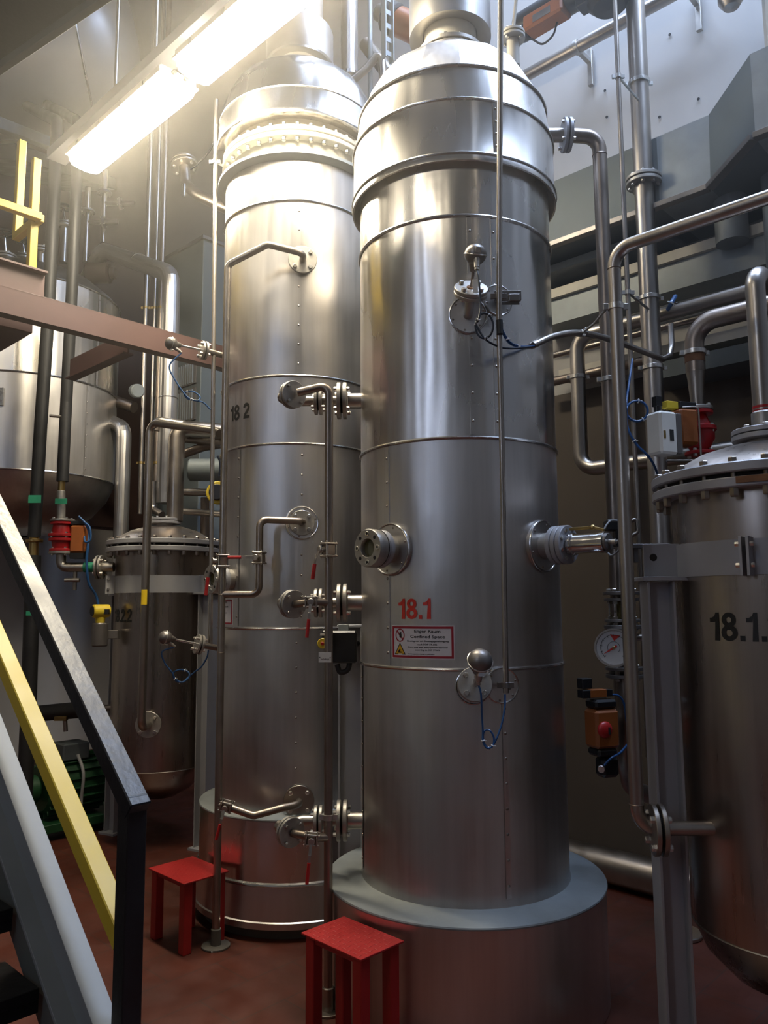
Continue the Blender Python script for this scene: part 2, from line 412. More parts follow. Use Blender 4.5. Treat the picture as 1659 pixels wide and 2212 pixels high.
def sensor_head(parent, c, axis, gland, r=.04):
    """round terminal head with a rim and a cable gland"""
    a = Vector(axis).normalized(); g = Vector(gland).normalized(); c = Vector(c)
    h = build(MB().ball(c, r, a, .95, 24), 'terminal_head', 'sensor', parent)
    build(MB().torus(c, a, r*1.0, r*.07, 32, 8), 'rim', 'bolt', h)
    build(MB().box(c+g*r*1.02, (r*.5, r*.16, r*.5), g.cross(a), None, a), 'latch', 'bolt', h)
    build(MB().cyl(c-a*r*.7, c-a*r*1.5, r*.55, r*.34, 16), 'neck', 'sensor', h)
    q = c+(g*.8-a*.6).normalized()*r*.7; e = q+(g*.55-a).normalized()*r*1.05
    build(MB().cyl(q, e, r*.3, r*.24, 12).cyl(e, e+(e-q).normalized()*r*.25, r*.2, seg=12), 'cable_gland', 'flange', h)
    return e+(e-q).normalized()*r*.25
def clamp(parent, c, axis, r, tail=None, mat='bolt'):
    a = Vector(axis).normalized(); mb = MB().ring(Vector(c)-a*.011, a, r*1.13+.001, r*.99, .022, 24)
    x, y, _ = frame(a); 
    for sg in (-1, 1): mb.box(Vector(c)+x*sg*(r*1.13+.008), (.02, .012, .022), x, y, a)
    build(mb, 'clamp', mat, parent)
    for sg in (-1, 1): build(MB().hexa(Vector(c)+x*sg*(r*1.13+.009)+y*.006, y, .006, .012), 'clamp_bolt', 'bolt', parent)
    if tail is not None: T('bracket_arm', mat, [c, tail], .007, parent)
# ================================================================== SETTING
U0, U1, V0, V1, ZC = -3.6, 8.1, -4.2, 4.6, 7.6
def slab(name, pts, ext, mat, **k):
    return build(MB().prism(pts, ext), name, mat, kind='structure', smooth=False, **k)
slab('floor', [uv(U0, V0), uv(U1, V0), uv(U1, V1), uv(U0, V1)], (0, 0, -.2), 'floor', org=(0, 0, 0))
slab('wall_back', [uv(U0, V1, 0), uv(U1, V1, 0), uv(U1, V1, ZC), uv(U0, V1, ZC)], VA*.2, 'wallmat')
slab('lower_wall_shade', [uv(U0, V1-.012, 0), uv(U1, V1-.012, 0), uv(U1, V1-.012, 3.05), uv(U0, V1-.012, 3.05)], VA*.012, 'wallshade')  # lower back wall, brown-grey with the shade painted into its colour
slab('wall_left', [uv(U1, V0, 0), uv(U1, V1, 0), uv(U1, V1, ZC), uv(U1, V0, ZC)], UA*.2, 'wallmat')
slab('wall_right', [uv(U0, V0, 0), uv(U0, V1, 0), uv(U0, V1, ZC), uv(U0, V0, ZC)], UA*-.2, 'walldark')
# front wall with a tall window opening
wu0, wu1, wz0, wz1 = .75, 1.35, 2.6, 6.6
mb = MB()
for (a, b, c, d) in ((U0, wu0, 0, ZC), (wu1, U1, 0, ZC), (wu0, wu1, 0, wz0), (wu0, wu1, wz1, ZC)):
    mb.prism([uv(a, V0, c), uv(b, V0, c), uv(b, V0, d), uv(a, V0, d)], VA*-.2)
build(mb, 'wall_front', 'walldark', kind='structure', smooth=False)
wn = build(MB().prism([uv(wu0, V0-.12, wz0), uv(wu1, V0-.12, wz0), uv(wu1, V0-.12, wz1), uv(wu0, V0-.12, wz1)], VA*-.02), 'window_1', 'day', kind='structure', smooth=False)
mb = MB()
for uu in (wu0+.03, wu1-.03): mb.beam(uv(uu, V0-.06, wz0), uv(uu, V0-.06, wz1), .06, .06, up=VA)
for zz in (wz0+.03, 4.2, 5.4, wz1-.03): mb.beam(uv(wu0, V0-.06, zz), uv(wu1, V0-.06, zz), .06, .06)
build(mb, 'window_frame', 'greypaint', wn)
# ceiling with a roof light over the back wall
su0, su1, sv0, sv1 = -1.2, 3.0, 3.0, 4.3
mb = MB()
for (a, b, c, d) in ((U0, su0, V0, V1), (su1, U1, V0, V1), (su0, su1, V0, sv0), (su0, su1, sv1, V1)):
    mb.prism([uv(a, c, ZC), uv(b, c, ZC), uv(b, d, ZC), uv(a, d, ZC)], (0, 0, .2))
build(mb, 'ceiling', 'ceilmat', kind='structure', smooth=False)
wn = build(MB().prism([uv(su0, sv0, ZC+.12), uv(su1, sv0, ZC+.12), uv(su1, sv1, ZC+.12), uv(su0, sv1, ZC+.12)], (0, 0, .02)), 'window_2', 'sky', kind='structure', smooth=False)
mb = MB()
for k in range(5):
    uu = su0+.03+(su1-su0-.06)*k/4; mb.beam(uv(uu, sv0, ZC+.06), uv(uu, sv1, ZC+.06), .06, .06)
build(mb, 'window_frame', 'greypaint', wn)
build(MB().prism([uv(U1-.02, V0, 0), uv(U1-.02, V1, 0), uv(U1-.02, V1, .16), uv(U1-.02, V0, .16)], UA*.02), 'baseboard_left', 'brownstrip', kind='structure', smooth=False)
build(MB().prism([uv(U0, V1-.02, 0), uv(U1, V1-.02, 0), uv(U1, V1-.02, .12), uv(U0, V1-.02, .12)], VA*.02), 'baseboard_back', 'brownstrip', kind='structure', smooth=False)
# ---------------- fluorescent lamps
def lamp(p0, p1, wd, label, mat='lamp', group=None, room=False):
    p0 = Vector(p0); p1 = Vector(p1); a = (p1-p0).normalized(); L = (p1-p0).length; s = a.cross(Vector((0, 0, 1)))
    t = thing('fluorescent_lamp', label, 'lamp', (p0+p1)/2, group)
    c = (p0+p1)/2
    build(MB().box(c+Vector((0, 0, .045)), (L, wd, .05), a, s, bev=.012).box(c+Vector((0, 0, .018)), (L+.015, wd+.014, .012), a, s), 'housing', 'housing', t)
    prof = [(-wd/2+.004, .012), (-wd/2+.008, -.02), (-wd/2+.03, -.05), (-wd*.12, -.062), (wd*.12, -.062), (wd/2-.03, -.05), (wd/2-.008, -.02), (wd/2-.004, .012)]
    mb = MB(); n = len(prof); vs = []
    for (e, k) in ((-L/2+.006, .93), (-L/2+.03, 1), (L/2-.03, 1), (L/2-.006, .93)):
        for (y, z) in prof: vs.append(c+a*e+s*y*k+Vector((0, 0, z*k)))
    fs = [(i*n+j, i*n+j+1, (i+1)*n+j+1, (i+1)*n+j) for i in range(3) for j in range(n-1)]
    fs += [tuple(range(n)), tuple(range(3*n, 4*n))]
    mb.add(vs, fs); build(mb, 'lit_cover', mat, t)
    if not room:
        for k in (-1, 1):
            build(MB().cyl(c+a*(L/2-.001)+s*k*wd*.16+Vector((0, 0, .04)), c+a*(L/2+.022)+s*k*wd*.16+Vector((0, 0, .04)), .014, seg=12), 'cable_gland', 'blackplastic', t)
        for e in (-.36, -.12, .12, .36):
            for k in (-1, 1):
                build(MB().box(c+a*e*L+s*k*(wd/2+.008)+Vector((0, 0, .02)), (.03, .006, .035), a, s), 'clip', 'bolt', t)
        for e in (-.3, .3): build(MB().beam(c+a*e*L+Vector((0, 0, .07)), c+a*e*L+Vector((0, 0, .16)), .03, .004, up=a), 'hanger', 'greypaint', t)
    return t
LZ = 4.62
e1 = atz(180, 352, LZ); e2 = atz(388, 180, LZ)
d = -UA; L1 = (e2-e1).dot(d); mid = (e1+e2)/2
a1, b1 = mid-d*L1/2, mid+d*L1/2
lamp(a1, b1, .24, 'fluorescent lamp glowing at upper left, farther of the pair, lit end to end')
a2 = b1+d*.14; b2 = a2+d*1.25
lamp(a2, b2, .24, 'fluorescent lamp cut by the top edge, nearer of the lit pair')
mb = MB(); p, q = a1-d*.45+Vector((0, 0, .20)), b2+d*1.2+Vector((0, 0, .20))
mb.beam(p, q, .13, .008); sd = d.cross(Vector((0, 0, 1)))
for k in (-1, 1): mb.beam(p+sd*k*.065+Vector((0, 0, .03)), q+sd*k*.065+Vector((0, 0, .03)), .006, .07)
build(mb, 'lamp_tray', 'greypaint', label='long grey sheet tray the two fluorescent lamps hang under', cat='tray')
for i, (px, py, lb) in enumerate(((289, 215, 'thin bright hanger rod rising above the far lamp, left of the two rods'), (338, 160, 'thin hanger rod above the lamp tray, right of the two rods'))):
    tt = i*.42+.35; b = a1+d*L1*tt+Vector((0, 0, .21)); T('hanger_rod', 'steel', [b, Vector((b.x, b.y, ZC))], .011, None, lb, 'rod')
# unseen lamps added behind the camera to light the columns
for (u_, v_, z_) in ((.6, -1.6, 5.6), (3.6, -1.6, 5.6)):
    lamp(uv(u_, v_, z_), uv(u_+1.25, v_, z_), .19, 'added unseen fluorescent lamp behind the viewer', 'lampadded', 'added lamps behind the viewer', True)

# ================================================================== COLUMNS
def centre(px, Y):
    p = at(px, 1306, Y); return (p.x, p.y)
def vert(px, Y): return centre(px, Y)
c1 = centre(994, 3.63); R1 = .452
c2 = centre(640, 4.63); R2 = .445
def section(parent, c, prof, mat, name='cladding_section', seg=96): return build(MB().lathe(prof, (c[0], c[1], 0), (0, 0, 1), seg), name, mat, parent)
def hoop(parent, c, z, R, r=.007): return build(MB().torus((c[0], c[1], z), (0, 0, 1), R+r*.4, r, 96, 8), 'hoop', 'hoop', parent)
def seam(parent, c, R, a, z0, z1, n, rside=-1, mat='clad'):
    mb = MB(); vs = []
    # overlap strip with a real step
    w_ = .022/R; n_ = 4; k = 6
    for j in range(k+1):
        z = z0+(z1-z0)*j/k
        for i in range(n_+1): vs.append(Vector((c[0]+(R+.0035)*math.sin(a+rside*w_*i/n_), c[1]-(R+.0035)*math.cos(a+rside*w_*i/n_), z)))
    fs = [(j*(n_+1)+i, j*(n_+1)+i+1, (j+1)*(n_+1)+i+1, (j+1)*(n_+1)+i) for j in range(k) for i in range(n_)]
    mb.add(vs, fs)
    b0 = len(mb.v); vs = []
    for j in range(k+1):
        z = z0+(z1-z0)*j/k
        for rr in (R-.001, R+.0035): vs.append(Vector((c[0]+rr*math.sin(a), c[1]-rr*math.cos(a), z)))
    mb.add(vs, [(2*j, 2*j+1, 2*j+3, 2*j+2) for j in range(k)])
    sm = build(mb, 'lap_seam', mat, parent)
    mb = MB()
    for j in range(n):
        z = z0+(z1-z0)*(j+.5)/n; aa = a+rside*w_*.5
        mb.ball(Vector((c[0]+(R+.0037)*math.sin(aa), c[1]-(R+.0037)*math.cos(aa), z)), .0062, nrm(aa), .6, 10)
    build(mb, 'rivet_row', 'pipe_dull', parent); return sm
def rosette(parent, c, R, p, r, mat='clad', nriv=6):
    a = az(c, p); n = nrm(a); q = Vector((c[0], c[1], 0))+n*(R+.004); q.z = p.z
    mb = MB().lathe([(0, .006), (r*.97, .006), (r*.97, -.02), (r, -.02)], q, n, 40)
    o = build(mb, 'rosette', mat, parent)
    build(MB().torus(q+n*.005, n, r*.98, r*.035+.0015, 48, 8), 'rim', 'hoop', o)
    x, y, _ = frame(n); mb = MB()
    for k in range(nriv):
        t = 2*PI*(k+.3)/nriv; mb.ball(q+n*.007+(x*math.cos(t)+y*math.sin(t))*r*.84, .005, n, .6, 8)
    build(mb, 'rivets', 'pipe_dull', o); return n, q
# ---------- right column
def Z1(py, R=R1, px=None): return zf(c1, R, px or 994, py)
col1 = thing('process_column', 'tall steel process column in front, red number 18.1 on its cladding', 'process column', (c1[0], c1[1], 0))
SK = .600; zsk = .475
section(col1, c1, [(SK-.01, .0), (SK, .004), (SK, zsk-.008), (SK-.008, zsk)], 'clad', 'skirt')
build(MB().lathe([(R1-.02, zsk+.012), (SK-.02, zsk+.001), (SK+.004, zsk-.001), (SK+.006, zsk-.006), (SK+.004, zsk-.012)], (c1[0], c1[1], 0), (0, 0, 1), 96), 'skirt_cover_ring', 'galv', col1)
zs = [zsk, Z1(1447), Z1(945), Z1(466), Z1(352)+.03]
section(col1, c1, [(R1+.004, zs[0]+.01), (R1, zs[0]+.03), (R1, zs[1])], 'clad')
section(col1, c1, [(R1, zs[1]), (R1, zs[2])], 'clad')
section(col1, c1, [(R1, zs[2]), (R1+.001, (zs[2]+zs[3])/2), (R1, zs[3])], 'shiny')
section(col1, c1, [(R1, zs[3]), (R1, zs[4])], 'shiny')
for z in zs[1:4]: hoop(col1, c1, z, R1)
za, zb, zc_, zd = Z1(347, .485), Z1(213, .48), Z1(140, .455), Z1(108, .40)
section(col1, c1, [(R1-.01, za+.05), (.470, za+.02), (.482, za), (.489, za+.002), (.489, za+.03), (.484, za+.04), (.481, zb)], 'shiny', 'head_shroud')
section(col1, c1, [(.479, zb), (.466, zb+(zc_-zb)*.5), (.452, zc_)], 'shiny', 'head_shroud')
zfl = Z1(99, .165); ztop = zfl+.0
mb = MB()
N = 16; dz = zfl-zc_; prof = [(.450, zc_), (.425, zc_+dz*.25), (.36, zc_+dz*.62), (.27, zc_+dz*.86), (.15, zfl-.005)]
mb.lathe(prof, (c1[0], c1[1], 0), (0, 0, 1), N)
build(mb, 'head_segments', 'clad', col1, ang=12)
for z, r in ((za+.035, .486), (zb, .481), (zc_, .454)): hoop(col1, c1, z, r, .006)
mb = MB(); mb.cyl((c1[0], c1[1], ztop-.05), (c1[0], c1[1], ztop+.32), .13, seg=40)
build(mb, 'neck', 'cream', col1)
flange(col1, (c1[0], c1[1], ztop+.02), (0, 0, 1), .165, .026, 12, hole=.13, hr=.012, frac=.88)
flange(col1, (c1[0], c1[1], ztop+.054), (0, 0, 1), .165, .022, 12, hole=.13, hr=.012, frac=.88, back=0)
zl = Z1(22, .2)
build(MB().lathe([(.135, zl+.015), (.19, zl), (.203, zl), (.203, ZC-.05)], (c1[0], c1[1], 0), (0, 0, 1), 64), 'insulated_vapour_pipe', 'insul', col1)
# seams
a1s = az(c1, hit(842, 1200, c1, R1)); seam(col1, c1, R1, a1s, zs[1]+.01, zs[2]-.01, 9, -1)
a2s = az(c1, hit(1012, 700, c1, R1)); seam(col1, c1, R1, a2s, zs[2]+.01, zs[3]-.01, 8, 1, 'shiny')
a3s = az(c1, hit(1099, 1700, c1, R1)); seam(col1, c1, R1, a3s, zs[0]+.04, zs[1]-.01, 9, -1)
a4s = az(c1, hit(1064, 700, c1, R1)); seam(col1, c1, R1, a4s, zs[2]+.01, zs[3]-.01, 8, 1, 'shiny')
seam(col1, c1, R1, a1s-.62, zs[0]+.04, zs[1]-.01, 9, 1)
seam(col1, c1, .482, az(c1, hit(1065, 270, c1, .482)), za+.05, zb-.01, 4, 1, 'shiny')
# number and sign on column 18.1
pn = hit(861, 1337, c1, R1+.0015)
text_on_cyl('painted_number', '18.1', c1, R1+.0018, pn, .083, .150, 'numred', col1, .058)
def bent_plate(c, R, a0, a1, z0, z1, th=.0015, n=16):
    vs = []; fs = []
    for i in range(n+1):
        a = a0+(a1-a0)*i/n
        for (r, z) in ((R, z0), (R+th, z0), (R+th, z1), (R, z1)): vs.append(Vector((c[0]+r*math.sin(a), c[1]-r*math.cos(a), z)))
    for i in range(n):
        for k in range(4): fs.append((4*i+k, 4*i+(k+1) % 4, 4*i+4+(k+1) % 4, 4*i+4+k))
    fs += [(0, 1, 2, 3), (4*n, 4*n+1, 4*n+2, 4*n+3)]
    return MB().add(vs, fs)
def plate_text(name, s, c, R, a0, z, h, mat, parent, bold=.01, width=None, cx=None):
    vs, fs, wd = text_mb(s, h, bold); k = (width/wd) if width else 1
    off = a0 if cx is None else cx-(wd*k/2)/R
    out = [Vector((c[0]+R*math.sin(off+v.x*k/R), c[1]-R*math.cos(off+v.x*k/R), z+v.y)) for v in vs]
    return build(MB().add(out, fs), name, mat, parent, smooth=False)
def flat_poly(c, R, pts, name, mat, parent):
    """pts in metres (x along the bend, z up) -> a thin n-gon fan bent round the shell"""
    vs = [Vector((c[0]+R*math.sin(x/R), c[1]-R*math.cos(x/R), z)) for x, z in pts]
    return build(MB().add(vs, [tuple(range(len(vs)))]), name, mat, parent, smooth=False)
pl = hit(848, 1424, c1, R1); pr = hit(983, 1424, c1, R1); ptop = hit(915, 1351, c1, R1)
A0, A1 = az(c1, pl), az(c1, pr); SZ0 = hit(915, 1424, c1, R1).z; SZ1 = ptop.z; SH = SZ1-SZ0; SW = (A1-A0)*R1
sign = thing('warning_sign', 'white confined space sign with dark red border on the front column', 'sign', ((pl+pr)/2))
build(bent_plate(c1, R1+.001, A0, A1, SZ0, SZ1), 'sign_plate', 'signwhite', sign)
RR = R1+.0032; b_ = .009; e_ = .004
mb = MB()
for (x0, x1, z0, z1) in ((e_, SW-e_, e_, e_+b_), (e_, SW-e_, SH-e_-b_, SH-e_), (e_, e_+b_, e_, SH-e_), (SW-e_-b_, SW-e_, e_, SH-e_)):
    q = bent_plate(c1, RR-.0004, A0+x0/R1, A0+x1/R1, SZ0+z0, SZ0+z1, .0006); mb.add(q.v, q.f)
build(mb, 'border', 'signred', sign)
def SX(x): return A0+x*SW/R1
for s_, z_, h_, cx_, wd_ in (('Enger Raum', .755, .085, .60, .40), ('Confined Space', .595, .085, .60, .53), ('Einstieg nur mit Einstiegsgenehmigung', .497, .045, .60, .64),
        ('nach EOP 59.606', .405, .042, .60, .30), ('Entry only with entry-permit approval', .315, .045, .60, .60), ('according to EOP 59.606', .235, .045, .60, .38),
        ('Erstickungsgefahr / Danger of suffocation', .125, .03, .50, .42), ('Vergiftungsgefahr / Danger of poisoning', .07, .03, .50, .42)):
    plate_text('lettering', s_, c1, RR, 0, SZ0+z_*SH, h_*SH*(1.4 if h_ > .08 else 1.3), 'numblack', sign, .02, wd_*SW, SX(cx_))
# pictograms
cx_, cz_ = (SX(.155))*RR, SZ0+.70*SH; rr = .155*SH*1.12
mb = MB(); n = 32
ring_o = [(cx_+rr*math.cos(2*PI*k/n), cz_+rr*1.15*math.sin(2*PI*k/n)) for k in range(n)]; ring_i = [(cx_+rr*.8*math.cos(2*PI*k/n), cz_+rr*.95*math.sin(2*PI*k/n)) for k in range(n)]
def bp(x, z, R=RR): return Vector((c1[0]+R*math.sin(x/R), c1[1]-R*math.cos(x/R), z))
mb.add([bp(*p) for p in ring_o+ring_i], [(k, (k+1) % n, n+(k+1) % n, n+k) for k in range(n)])
s2 = rr*.62
mb.add([bp(cx_-s2-.003, cz_+s2*1.05), bp(cx_-s2+.003, cz_+s2*1.2), bp(cx_+s2+.003, cz_-s2*1.05), bp(cx_+s2-.003, cz_-s2*1.2)], [(0, 1, 2, 3)])
build(mb, 'prohibition_ring', 'signred', sign, smooth=False)
mb = MB(); hx, hz = cx_+rr*.12, cz_-rr*.15
mb.add([bp(hx+math.cos(t*PI/5)*rr*.26, hz+math.sin(t*PI/5)*rr*.34, RR-.0002) for t in range(10)], [tuple(range(10))])
for fa, fl in ((-.55, .5), (-.22, .68), (.05, .74), (.3, .68), (.75, .5)):
    dx, dz = math.sin(fa), math.cos(fa); wd = rr*.055
    mb.add([bp(hx-dz*wd, hz+dx*wd, RR-.0002), bp(hx+dz*wd, hz-dx*wd, RR-.0002), bp(hx+dz*wd+dx*rr*fl, hz-dx*wd+dz*rr*fl, RR-.0002), bp(hx-dz*wd+dx*rr*fl, hz+dx*wd+dz*rr*fl, RR-.0002)], [(0, 1, 2, 3)])
build(mb, 'stop_hand', 'numblack', sign, smooth=False)
tx, tz, th_ = SX(.155)*RR, SZ0+.12*SH, .36*SH
def tri(k, off): return [(tx-.10*SW*k, tz+off), (tx+.10*SW*k, tz+off), (tx, tz+off+th_*k)]
flat_poly(c1, RR, tri(1, 0), 'warning_triangle', 'numblack', sign)
flat_poly(c1, RR+.0005, tri(.78, th_*.08), 'triangle_field', 'signyellow', sign)
flat_poly(c1, RR+.0009, [(tx-.045*SW, tz+th_*.16), (tx+.04*SW, tz+th_*.16), (tx+.035*SW, tz+th_*.24), (tx-.0*SW, tz+th_*.26), (tx+.012*SW, tz+th_*.42), (tx-.01*SW, tz+th_*.46), (tx-.035*SW, tz+th_*.26)], 'slumped_figure', 'numblack', sign)
# sight glass (left side of the front column)
def sight_glass(parent, c, R, p, ros, fr, L, sag=None):
    n, q = rosette(parent, c, R, p, ros) if ros else (nrm(az(c, p)), Vector((c[0], c[1], 0))+nrm(az(c, p))*(R-.01)+Vector((0, 0, p.z)))
    g = build(MB().cyl(q-n*.02, q+n*L*.5, fr*.72, seg=32, bev=.002), 'sight_glass_nozzle', 'flange', parent)
    e = q+n*L*.42
    build(MB().lathe([(0, 0), (fr*.97, 0), (fr, .003), (fr, .020), (fr*.97, .024), (fr*.93, .026), (fr*.97, .028), (fr, .031), (fr, .034)], e, n, 48), 'counter_flange', 'greypaint', g)
    f = e+n*.034
    cov = build(MB().lathe([(fr*.93, 0), (fr*.99, .004), (fr, .008), (fr, L*.58-.03), (fr*.96, L*.58-.024), (fr*.50, L*.58-.024), (fr*.46, L*.58-.030), (fr*.46, L*.2)], f, n, 48), 'cover_flange', 'flange', g)
    face = f+n*(L*.58-.024); x, y, _ = frame(n)
    for k in range(8):
        t = PI*k/4; pp = face+(x*math.cos(t)+y*math.sin(t))*fr*.74
        if k % 2: build(MB().cyl(pp-n*.02, pp+n*.0008, fr*.105, seg=16), 'blind_hole', 'dark', g)
        else:
            build(MB().ring(pp-n*.004, n, fr*.13, fr*.08, .007, 16), 'socket_screw', 'bolt', g)
            build(MB().cyl(pp-n*.01, pp+n*.001, fr*.08, seg=6), 'screw_socket', 'dark', g)
    build(MB().cyl(face-n*.028, face-n*.02, fr*.47, seg=32), 'glass_pane', 'glass', g)
    build(MB().cyl(face-n*.05, face-n*.045, fr*.46, seg=24), 'inner_port', 'brass', g)
    return g
pg = hit(846, 1187, c1, R1)
sight_glass(col1, c1, R1, pg, .108, .079, .13)
# right side instrument
pi_ = hit(1172, 1180, c1, R1); n, q = rosette(col1, c1, R1, pi_, .108)
g = build(MB().cyl(q-n*.02, q+n*.07, .055, seg=32), 'probe_nozzle', 'flange', col1)
for k in range(3): flange(col1, q+n*(.055+.024*k), n, .080, .021, 8 if k == 2 else 0, hr=.009, name='probe_flange', mat='greypaint', front=.004, back=0)
probe = thing('level_probe', 'shiny cylindrical probe on the right flank of the front column with a cable', 'instrument', q+n*.13)
sdir = n; build(MB().cyl(q+n*.127, q+n*.155, .046, seg=32).cyl(q+n*.15, q+n*.29, .040, seg=32, bev=.002).ring(q+n*.272, n, .043, .03, .02), 'probe_body', 'chrome', probe)
build(MB().cyl(q+n*.29, q+n*.305, .036, seg=32), 'end_cap', 'sensor', probe)
build(MB().cyl(q+n*.30, q+n*.335, .011, seg=12), 'gland', 'bolt', probe)
up = Vector((0, 0, 1)); mbx = MB().beam(q+n*.13+up*.062, q+n*.225+up*.062, .014, .012).ball(q+n*.235+up*.062, .012); mbx.beam(q+n*.24+up*.062, q+n*.285+up*.048, .012, .01)
build(mbx, 'swing_bolt', 'brass', probe)
e = q+n*.335
T('cable', 'cablegrey', catmull([e, e+n*.05+up*.006, at(1320, 1200, 3.5), at(1302, 1160, 3.52), at(1315, 1128, 3.55), at(1335, 1125, 3.6)]), .0045, probe)
# ---------- temperature sensors on the front column
def cable(name, pts, r, mat, label, ties=()):
    P = catmull(pts, 8); o = build(MB().tube(P, r, seg=8), name, mat, None, label, 'cable')
    for i in ties:
        i = min(i, len(P)-2); build(MB().ring(P[i]-(P[i+1]-P[i]).normalized()*.002, P[i+1]-P[i], r*1.9, r*.9, .004, 10).box(P[i]+Vector((r*2.2, -r, 0)), (.008, .003, .003)), 'cable_tie', 'tie', o)
    return o
p = hit(1010, 682, c1, R1); n, q = rosette(col1, c1, R1, p, .079)
ax = (n+Vector((0.05, 0, .95))).normalized()
fc = q+n*.01
build(MB().tube([fc-n*.03, fc+n*.01, fc+ax*.09], .020, .02, 20), 'sensor_nozzle', 'flange', col1)
flange(col1, fc+ax*.085, ax, .069, .016, 4, hr=.011, name='sensor_flange', ph=.5, front=0, frac=.72)
s1 = thing('temperature_sensor', 'upper dark ball-headed temperature sensor on the front column', 'sensor', fc+ax*.103)
flange(s1, fc+ax*.103, ax, .069, .016, 4, hr=.011, name='mounting_flange', ph=.5, back=0, front=.012, frac=.72)
hd = at(1027, 550, (fc+ax*.12).y-.05); st = fc+ax*.119
build(MB().cyl(st-ax*.01, st+ax*.004, .02, seg=16), 'collar', 'rust', s1)
T('stem', 'pipe_brown', [st, hd-(hd-st).normalized()*.03], .0065, s1)
hx = (hd-st).normalized(); gl = sensor_head(s1, hd, hx, Vector((0.15, -1, 0)), .045)
build(MB().box(st+Vector((.012, -.034, -.012)), (.022, .002, .065), (1, 0, .12)), 'tag_plate', 'white', s1)
Yc = gl.y
cl = [gl, at(1034, 605, Yc-.01), at(1038, 660, Yc), at(1034, 690, Yc)]
for k in range(13):
    t = PI*.85-2*PI*k/12*.98; cl.append(at(1046+19*math.cos(t+.2), 704-27*math.sin(t+.2), Yc+.03+.002*k))
cl += [at(1040, 722, Yc+.05), at(1055, 738, Yc+.05), at(1085, 751, Yc+.08), at(1120, 752, Yc+.12), at(1153, 748, 3.28)]
cable('sensor_cable', cl, .0042, 'cabledark', 'dark blue cable coiled in one loop under the upper ball-headed sensor', (24, 60, 100, 128))
# second rosette with bracket
p = hit(1074, 650, c1, R1); n, q = rosette(col1, c1, R1, p, .066)
build(MB().tube([q-n*.02, q+n*.06], .012, seg=12).box(q+n*.05+Vector((.02, 0, .0)), (.11, .02, .04)), 'conduit_bracket', 'sensor', col1)
# lower sensor
p = hit(1022, 1482, c1, R1); n, q = rosette(col1, c1, R1, p, .070)
ax = (n+Vector((-.02, 0, .22))).normalized()
build(MB().tube([q-n*.03, q+ax*.06], .022, None, 20), 'sensor_nozzle', 'flange', col1)
flange(col1, q+ax*.045, ax, .067, .014, 4, hr=.011, name='sensor_flange', front=0, frac=.72)
s2_ = thing('temperature_sensor', 'lower dark ball-headed temperature sensor on the front column below the sign', 'sensor', q+ax*.06)
flange(s2_, q+ax*.06, ax, .067, .014, 4, hr=.011, name='mounting_flange', back=0, front=.012, frac=.72)
st = q+ax*.074; hd = at(1037, 1428, st.y-.14)
T('stem', 'bolt', [st, st+ax*.03, hd], .011, s2_)
gl = sensor_head(s2_, hd, (Vector((.1, -.75, .62))).normalized(), Vector((.05, -.4, -1)), .047)
Yl = gl.y
cl = [gl, at(1039, 1500, Yl), at(1041, 1545, Yl+.02), at(1043, 1580, Yl+.03), at(1043, 1600, Yl+.03), at(1052, 1616, Yl+.03), at(1064, 1611, Yl+.035), at(1067, 1595, Yl+.04), at(1060, 1580, Yl+.04), at(1050, 1577, Yl+.045), at(1044, 1585, Yl+.045), at(1045, 1603, Yl+.045), at(1055, 1617, Yl+.05), at(1067, 1607, Yl+.05), at(1082, 1570, Yl+.06), at(1090, 1530, Yl+.07), at(1091, 1500, Yl+.08)]
cable('sensor_cable', cl, .0038, 'blue', 'blue cable hanging in a long loop under the lower ball-headed sensor', (32, 48, 96))
p = hit(1083, 1480, c1, R1); n, q = rosette(col1, c1, R1, p, .070)
build(MB().tube([q-n*.02, q+n*.07], .012, seg=12), 'conduit_bracket', 'sensor', col1)
cond_y = (q+n*.085).y
# conduit in front of the column
co = thing('cable_conduit', 'thin vertical steel conduit running down the front of the nearer column', 'conduit', at(1093, 1490, cond_y))
T('conduit_tube', 'steel', [at(1082, -60, 2.86), at(1079, 420, 2.96), at(1078, 700, cond_y-.05), at(1085, 1000, cond_y-.02), at(1093, 1497, cond_y)], .0115, co)
clamp(co, at(1077, 640, cond_y-.06), (0, 0, 1), .0125, tail=at(1075, 640, cond_y+.05), mat='sensor')
build(MB().box(at(1110, 645, cond_y-.03), (.045, .03, .03)).box(at(1098, 655, cond_y-.03), (.09, .004, .012)), 'clamp_block', 'sensor', co)
clamp(co, at(1092, 1480, cond_y), (0, 0, 1), .0125, tail=q+n*.05, mat='sensor')
build(MB().tube([at(1079, 692, cond_y-.065), at(1080, 722, cond_y-.065)], .0135, seg=12), 'cable_slot', 'rubber', co)
for k in range(2):
    cable('conduit_cable', [at(1079+k, 698, cond_y-.07), at(1087+k*3, 722, cond_y-.06), at(1101+k*2, 742-k*2, cond_y-.03), at(1125, 750-k*2, cond_y+.05), at(1155, 747, 3.28)], .0035, 'blue', ('light blue cable from conduit slot to curved tube, lower of two side by side', 'light blue cable from conduit slot to curved tube, upper of two side by side')[k], (12, 22))
    COL.objects[-1]
